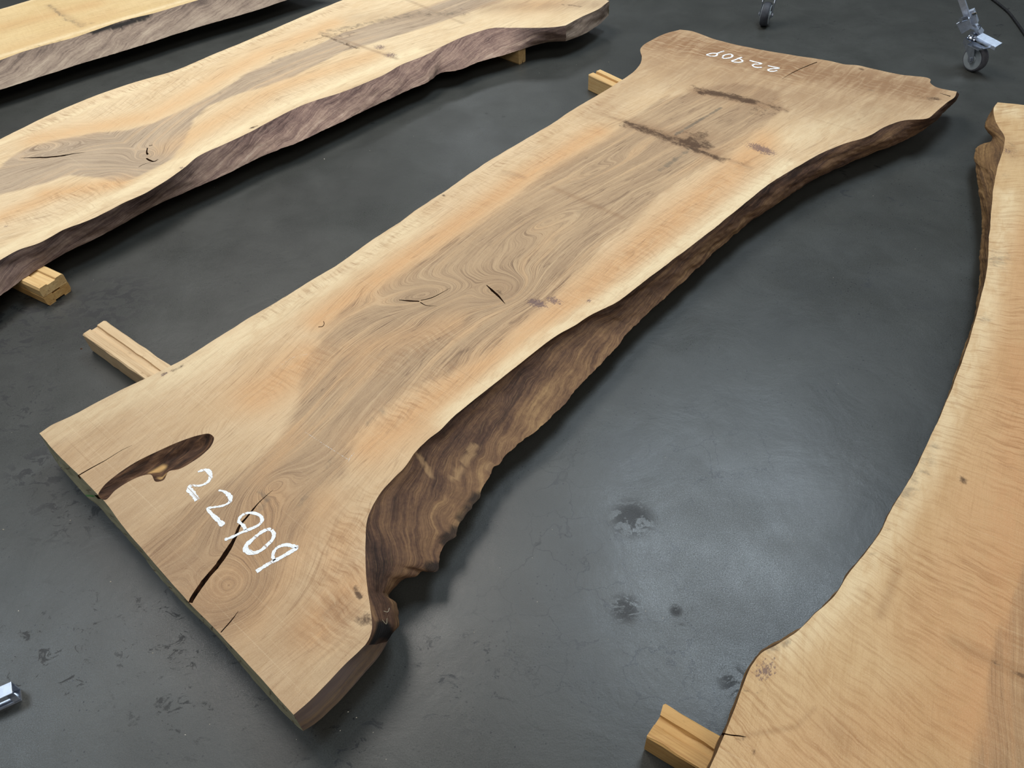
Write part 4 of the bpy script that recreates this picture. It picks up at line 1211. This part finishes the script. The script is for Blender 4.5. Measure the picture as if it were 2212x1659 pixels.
def lathe(bm, prof, M, n=32):
    """prof: (radius, offset along axis z)"""
    rings = []
    for r, z in prof:
        rings.append([bm.verts.new(M @ Vector((r * math.cos(k * 2 * math.pi / n), r * math.sin(k * 2 * math.pi / n), z))) for k in range(n)])
    for a, b in zip(rings[:-1], rings[1:]):
        for k in range(n):
            bm.faces.new((a[k], a[(k + 1) % n], b[(k + 1) % n], b[k]))
    bm.faces.new(rings[0][::-1]); bm.faces.new(rings[-1])


def plate(bm, outline, thick, M):
    """flat plate from a 2D outline in M's xy plane"""
    a = [bm.verts.new(M @ Vector((x, y, -thick / 2))) for x, y in outline]
    b = [bm.verts.new(M @ Vector((x, y, thick / 2))) for x, y in outline]
    n = len(outline)
    bm.faces.new(a[::-1]); bm.faces.new(b)
    for k in range(n): bm.faces.new((a[k], a[(k + 1) % n], b[(k + 1) % n], b[k]))


def tube(bm, pts, r, n=12):
    pts = [Vector(p) for p in pts]; rings = []
    for i, p in enumerate(pts):
        d = (pts[min(i + 1, len(pts) - 1)] - pts[max(i - 1, 0)]).normalized()
        M = frame(d, (0.13, 0.2, 1) if abs(d.z) < 0.9 else (1, 0.1, 0))
        rings.append([bm.verts.new(p + M @ Vector((0, r * math.cos(k * 2 * math.pi / n), r * math.sin(k * 2 * math.pi / n)))) for k in range(n)])
    for a, b in zip(rings[:-1], rings[1:]):
        for k in range(n): bm.faces.new((a[k], a[(k + 1) % n], b[(k + 1) % n], b[k]))
    bm.faces.new(rings[0][::-1]); bm.faces.new(rings[-1])


def axisM(o, d):
    """matrix with z along d at o"""
    d = Vector(d).normalized()
    x = Vector((0, 0, 1)).cross(d)
    if x.length < 1e-4: x = Vector((1, 0, 0))
    x.normalize(); y = d.cross(x)
    M = Matrix((x, y, d)).transposed().to_4x4(); M.translation = Vector(o)
    return M


def caster(root, R, axle, trail, width, tyre_mat):
    """wheel, hub, fork, axle bolt and swivel head in root coordinates: wheel contact at the origin"""
    ax = Vector((*axle, 0)).normalized(); tr = Vector((*trail, 0))
    c = Vector((0, 0, R)); M = axisM(c, ax); h = width / 2
    bm = bmesh.new()
    lathe(bm, [(R * .70, -h), (R * .90, -h), (R * .97, -h * .8), (R, -h * .35), (R, h * .35), (R * .97, h * .8), (R * .90, h), (R * .70, h)], M, 40)
    bm_link('tyre', bm, tyre_mat, root, smooth=True)
    for s in (-1, 1):
        bm = bmesh.new()
        lathe(bm, [(R * .82, s * (h - .002)), (R * .82, s * (h + .002)), (R * .76, s * (h + .003)), (R * .30, s * (h + .001)), (R * .28, s * (h + .006)), (R * .05, s * (h + .006))], M, 36)
        bm_link('hub', bm, hubm, root, smooth=True)
    # fork: two cheeks and a crown
    top = R * 2 + .012
    f = tr.normalized()
    for s in (-1, 1):
        bm = bmesh.new()
        F = Matrix((f, Vector((0, 0, 1)), ax)).transposed().to_4x4(); F.translation = ax * s * (h + .010)
        L = tr.length
        out = [(-.013, R - .004), (-.008, R - .014), (.006, R - .015), (.013, R - .006), (.018, R + .012), (L + .022, top - .018), (L + .024, top), (L - .026, top), (-.002 + L * .1, top - .012), (-.012, R + .010)]
        plate(bm, out, .003, F)
        bm_link('fork_cheek', bm, zinc, root, 0.0008)
    bm = bmesh.new()
    F = Matrix((f, ax, Vector((0, 0, 1)))).transposed().to_4x4(); F.translation = tr + Vector((0, 0, top))
    plate(bm, [(-.026, -h - .0115), (.024, -h - .0115), (.03, 0), (.024, h + .0115), (-.026, h + .0115), (-.03, 0)], .004, F)
    lathe(bm, [(.022, .002), (.027, .005), (.028, .011), (.024, .016), (.020, .018), (.0225, .021), (.0225, .026), (.012, .029)], Matrix.Translation(tr + Vector((0, 0, top))), 32)
    bm_link('swivel_head', bm, chrome, root, smooth=True)
    bm = bmesh.new()
    lathe(bm, [(.009, -h - .017), (.009, -h - .012), (.005, -h - .0115), (.005, h + .0115), (.009, h + .012), (.009, h + .017)], M, 6)
    bm_link('axle_bolt', bm, zinc, root)
    return tr + Vector((0, 0, top + .029))


# caster with a brake pedal, top right
P2 = at(2097, 152, 0)
cr = bpy.data.objects.new('caster_leg', None); COL.objects.link(cr); cr.location = (P2[0], P2[1], 0)
tag(cr, 'braked caster leg with angled bracket and pedal at the top right', 'caster', 'casters on metal legs')
n2 = np.array([-.93, -.36]); f2 = np.array([-.36, .93])
k2 = caster(cr, .054, n2, f2 * .045, .036, rubber)


def rel(x, y, z): return Vector(at(x, y, z)) - Vector((P2[0], P2[1], 0))


bm = bmesh.new(); tube(bm, [k2 - Vector((0, 0, .01)), k2 + Vector((0, 0, .03))], .010, 14); bm_link('kingpin', bm, chrome, cr, smooth=True)
# slanting leg of rectangular tube
la, lb = rel(2091, 40, .215), rel(2062, -45, .36)
bm = bmesh.new(); ld = (lb - la)
box(bm, (la + lb) / 2, (ld.length, .014, .024), frame(ld, (0.75, -0.55, .3))); bm_link('leg_tube', bm, galv, cr, .0015)
# collar round its foot
bm = bmesh.new(); cpos = rel(2099, 37, .215)
box(bm, cpos, (.060, .024, .036), frame(ld, (0.75, -0.55, .3))); bm_link('collar', bm, galv, cr, .002)
bm = bmesh.new(); box(bm, rel(2102, 30, .232), (.012, .012, .030), frame(ld, (0.75, -0.55, .3))); bm_link('collar_lip', bm, chrome, cr, .002)
# cranked channel from the collar to the pedal
chain = [rel(2093, 36, .222), rel(2097, 54, .185), rel(2109, 59, .172), rel(2120, 71, .150)]
for q0, q1 in zip(chain[:-1], chain[1:]):
    pass
bm = bmesh.new()
for q0, q1 in zip(chain[:-1], chain[1:]):
    dd = q1 - q0
    box(bm, (q0 + q1) / 2, (dd.length + .010, .036, .010), frame(dd, (-.15, -.35, 1)))
bm_link('cranked_arm', bm, galv, cr, .0015)
bm = bmesh.new()
g0, g1 = rel(2078, 44, .215), rel(2089, 66, .170)
box(bm, (g0 + g1) / 2, ((g1 - g0).length, .045, .004), frame(g1 - g0, (-.5, -.8, .35))); bm_link('side_plate', bm, galv, cr, .001)
bm = bmesh.new(); tube(bm, [rel(2075, 43, .222), rel(2087, 40, .222)], .010, 16); bm_link('clamp_bolt', bm, chrome, cr, smooth=True)
# flat pedal bar
p0, p1 = rel(2116, 76, .150), rel(2158, 98, .140)
bm = bmesh.new(); dd = p1 - p0
F = frame(dd, (-.1, -.3, 1))
box(bm, (p0 + p1) / 2, (dd.length, .036, .005), F)
for s in (-1, 1): box(bm, (p0 + p1) / 2 + (F @ Vector((0, s * .0175, -.007))), (dd.length, .003, .016), F)
bm_link('pedal', bm, galv, cr, .0008)
q0, q1 = rel(2096, 93, .126), rel(2121, 106, .122)
bm = bmesh.new(); dd = q1 - q0; F = frame(dd, (0, -.2, 1)); box(bm, (q0 + q1) / 2, (dd.length, .040, .003), F)
r0, r1 = rel(2118, 106, .122), rel(2143, 102, .124); dd = r1 - r0; box(bm, (r0 + r1) / 2, (dd.length, .008, .003), frame(dd, (0, -.2, 1)))
bm_link('brake_plate', bm, chrome, cr, .0006)

# caster seen along its track, at the top
P1 = at(1650, 55, 0)
c1 = bpy.data.objects.new('caster_leg', None); COL.objects.link(c1); c1.location = (P1[0], P1[1], 0)
tag(c1, 'dark-wheeled caster cut off by the top edge right of centre', 'caster', 'casters on metal legs')
v = np.array([P1[0], P1[1]]); v /= np.linalg.norm(v)
fdir = v * math.cos(-.12) + np.array([-v[1], v[0]]) * math.sin(-.12)
k1 = caster(c1, .054, np.array([-fdir[1], fdir[0]]), fdir * .038, .036, dark_rubber)
bm = bmesh.new(); box(bm, k1 + Vector((0, 0, .02)), (.05, .045, .05), frame((fdir[0], fdir[1], 0), (0, 0, 1))); bm_link('leg_socket', bm, chrome, c1, .004)
bm = bmesh.new(); box(bm, k1 + Vector((0, 0, .20)), (.03, .03, .32), frame((fdir[0], fdir[1], 0), (0, 0, 1))); bm_link('leg_tube', bm, galv, c1, .002)

# end of a galvanised channel lying at the left edge of the picture
zc = .040
e0, e1 = at(20, 1476, zc), at(30, 1493, zc)
dn = at(0, 1485, zc) - at(20, 1476, zc); dn /= np.linalg.norm(dn); dw = e1 - e0; wd = np.linalg.norm(dw[:2]); 
ch = bpy.data.objects.new('metal_channel', None); COL.objects.link(ch)
Lc = .34
mid = (e0 + e1) / 2 + dn * Lc / 2
ch.location = (mid[0], mid[1], 0)
F = frame(tuple(dn), (0, 0, 1)); ch.rotation_euler = F.to_euler()
tag(ch, 'end of a shiny galvanised metal channel at the bottom left edge', 'metal bar')
wd = max(wd, .028)
bm = bmesh.new(); box(bm, (0, 0, zc - .002), (Lc, wd, .004)); bm_link('top_plate', bm, galv, ch, .0008)
for s in (-1, 1):
    bm = bmesh.new(); box(bm, (0, s * (wd / 2 - .0015), zc - .009), (Lc, .003, .012)); box(bm, (0, s * (wd / 2 - .0015), .003), (Lc, .003, .006))
    for k in (-.5, -.16, .18, .5): box(bm, (k * (Lc - .012), s * (wd / 2 - .0015), zc / 2), (.012, .003, zc - .006))
    bm_link('side_flange', bm, galv, ch)
bm = bmesh.new(); box(bm, (0, 0, .0015), (Lc, wd - .006, .003)); bm_link('base_plate', bm, zinc, ch)

# black cable on the floor
cp = [(2060, -60), (2110, -26), (2145, -1), (2163, 13), (2179, 27), (2194, 46), (2211, 70), (2240, 115), (2290, 180)]
cxy, _ = catmull(plan(cp, .006), .02)
bm = bmesh.new(); tube(bm, [(x, y, .0062) for x, y in cxy], .006, 10)
tag(bm_link('cable', bm, blackm, smooth=True), 'black cable lying on the floor in the top right corner', 'cable')

# wood crumbs and grit scattered on the floor
crumb = simple_noise('pale_wood_crumbs', lin(190, 180, 160), lin(228, 222, 208), 30, 0.8, 0.1)
bm = bmesh.new()
spots = [(1315, 134), (1165, 158), (1886, 423), (1840, 348), (152, 1124), (1245, 140), (230, 838), (1800, 600), (2046, 425), (1150, 1205), (806, 1582), (770, 1550), (735, 1578), (1455, 1500), (1390, 1505)]
r2 = random.Random(5)
spots += [(r2.uniform(0, 2212), r2.uniform(60, 1659)) for _ in range(90)]
polys = [plan(q, ZT) for q in (L3 + F3 + R3 + C3 + E3, L2 + F2 + C2 + R2, L4)]
for x, y in spots:
    p = at(x, y, 0)
    if any(inside(g, np.array([p[:2]]))[0] for g in polys) or any(math.dist(p[:2], q) < 0.16 for q in [at(*z)[:2] for z in ((270, 770), (1300, 175), (1470, 1620), (60, 630), (1120, 130), (20, 1500), (2097, 140), (1650, 45))]): continue
    s = r2.uniform(.0005, .0013) if r2.random() < .9 else r2.uniform(.0013, .0024)
    r = bmesh.ops.create_cone(bm, cap_ends=True, segments=4, radius1=s, radius2=s * .5, depth=s)
    bmesh.ops.transform(bm, matrix=Matrix.Translation((p[0], p[1], s / 2)) @ Matrix.Rotation(r2.uniform(0, 6), 4, 'Z') @ Matrix.Diagonal((r2.uniform(1, 2.2), 1, 1, 1)), verts=r['verts'])
o = bm_link('wood_crumbs', bm, crumb)
o['kind'] = 'stuff'; o['label'] = 'tiny pale wood crumbs scattered over the dark floor'; o['category'] = 'crumbs'
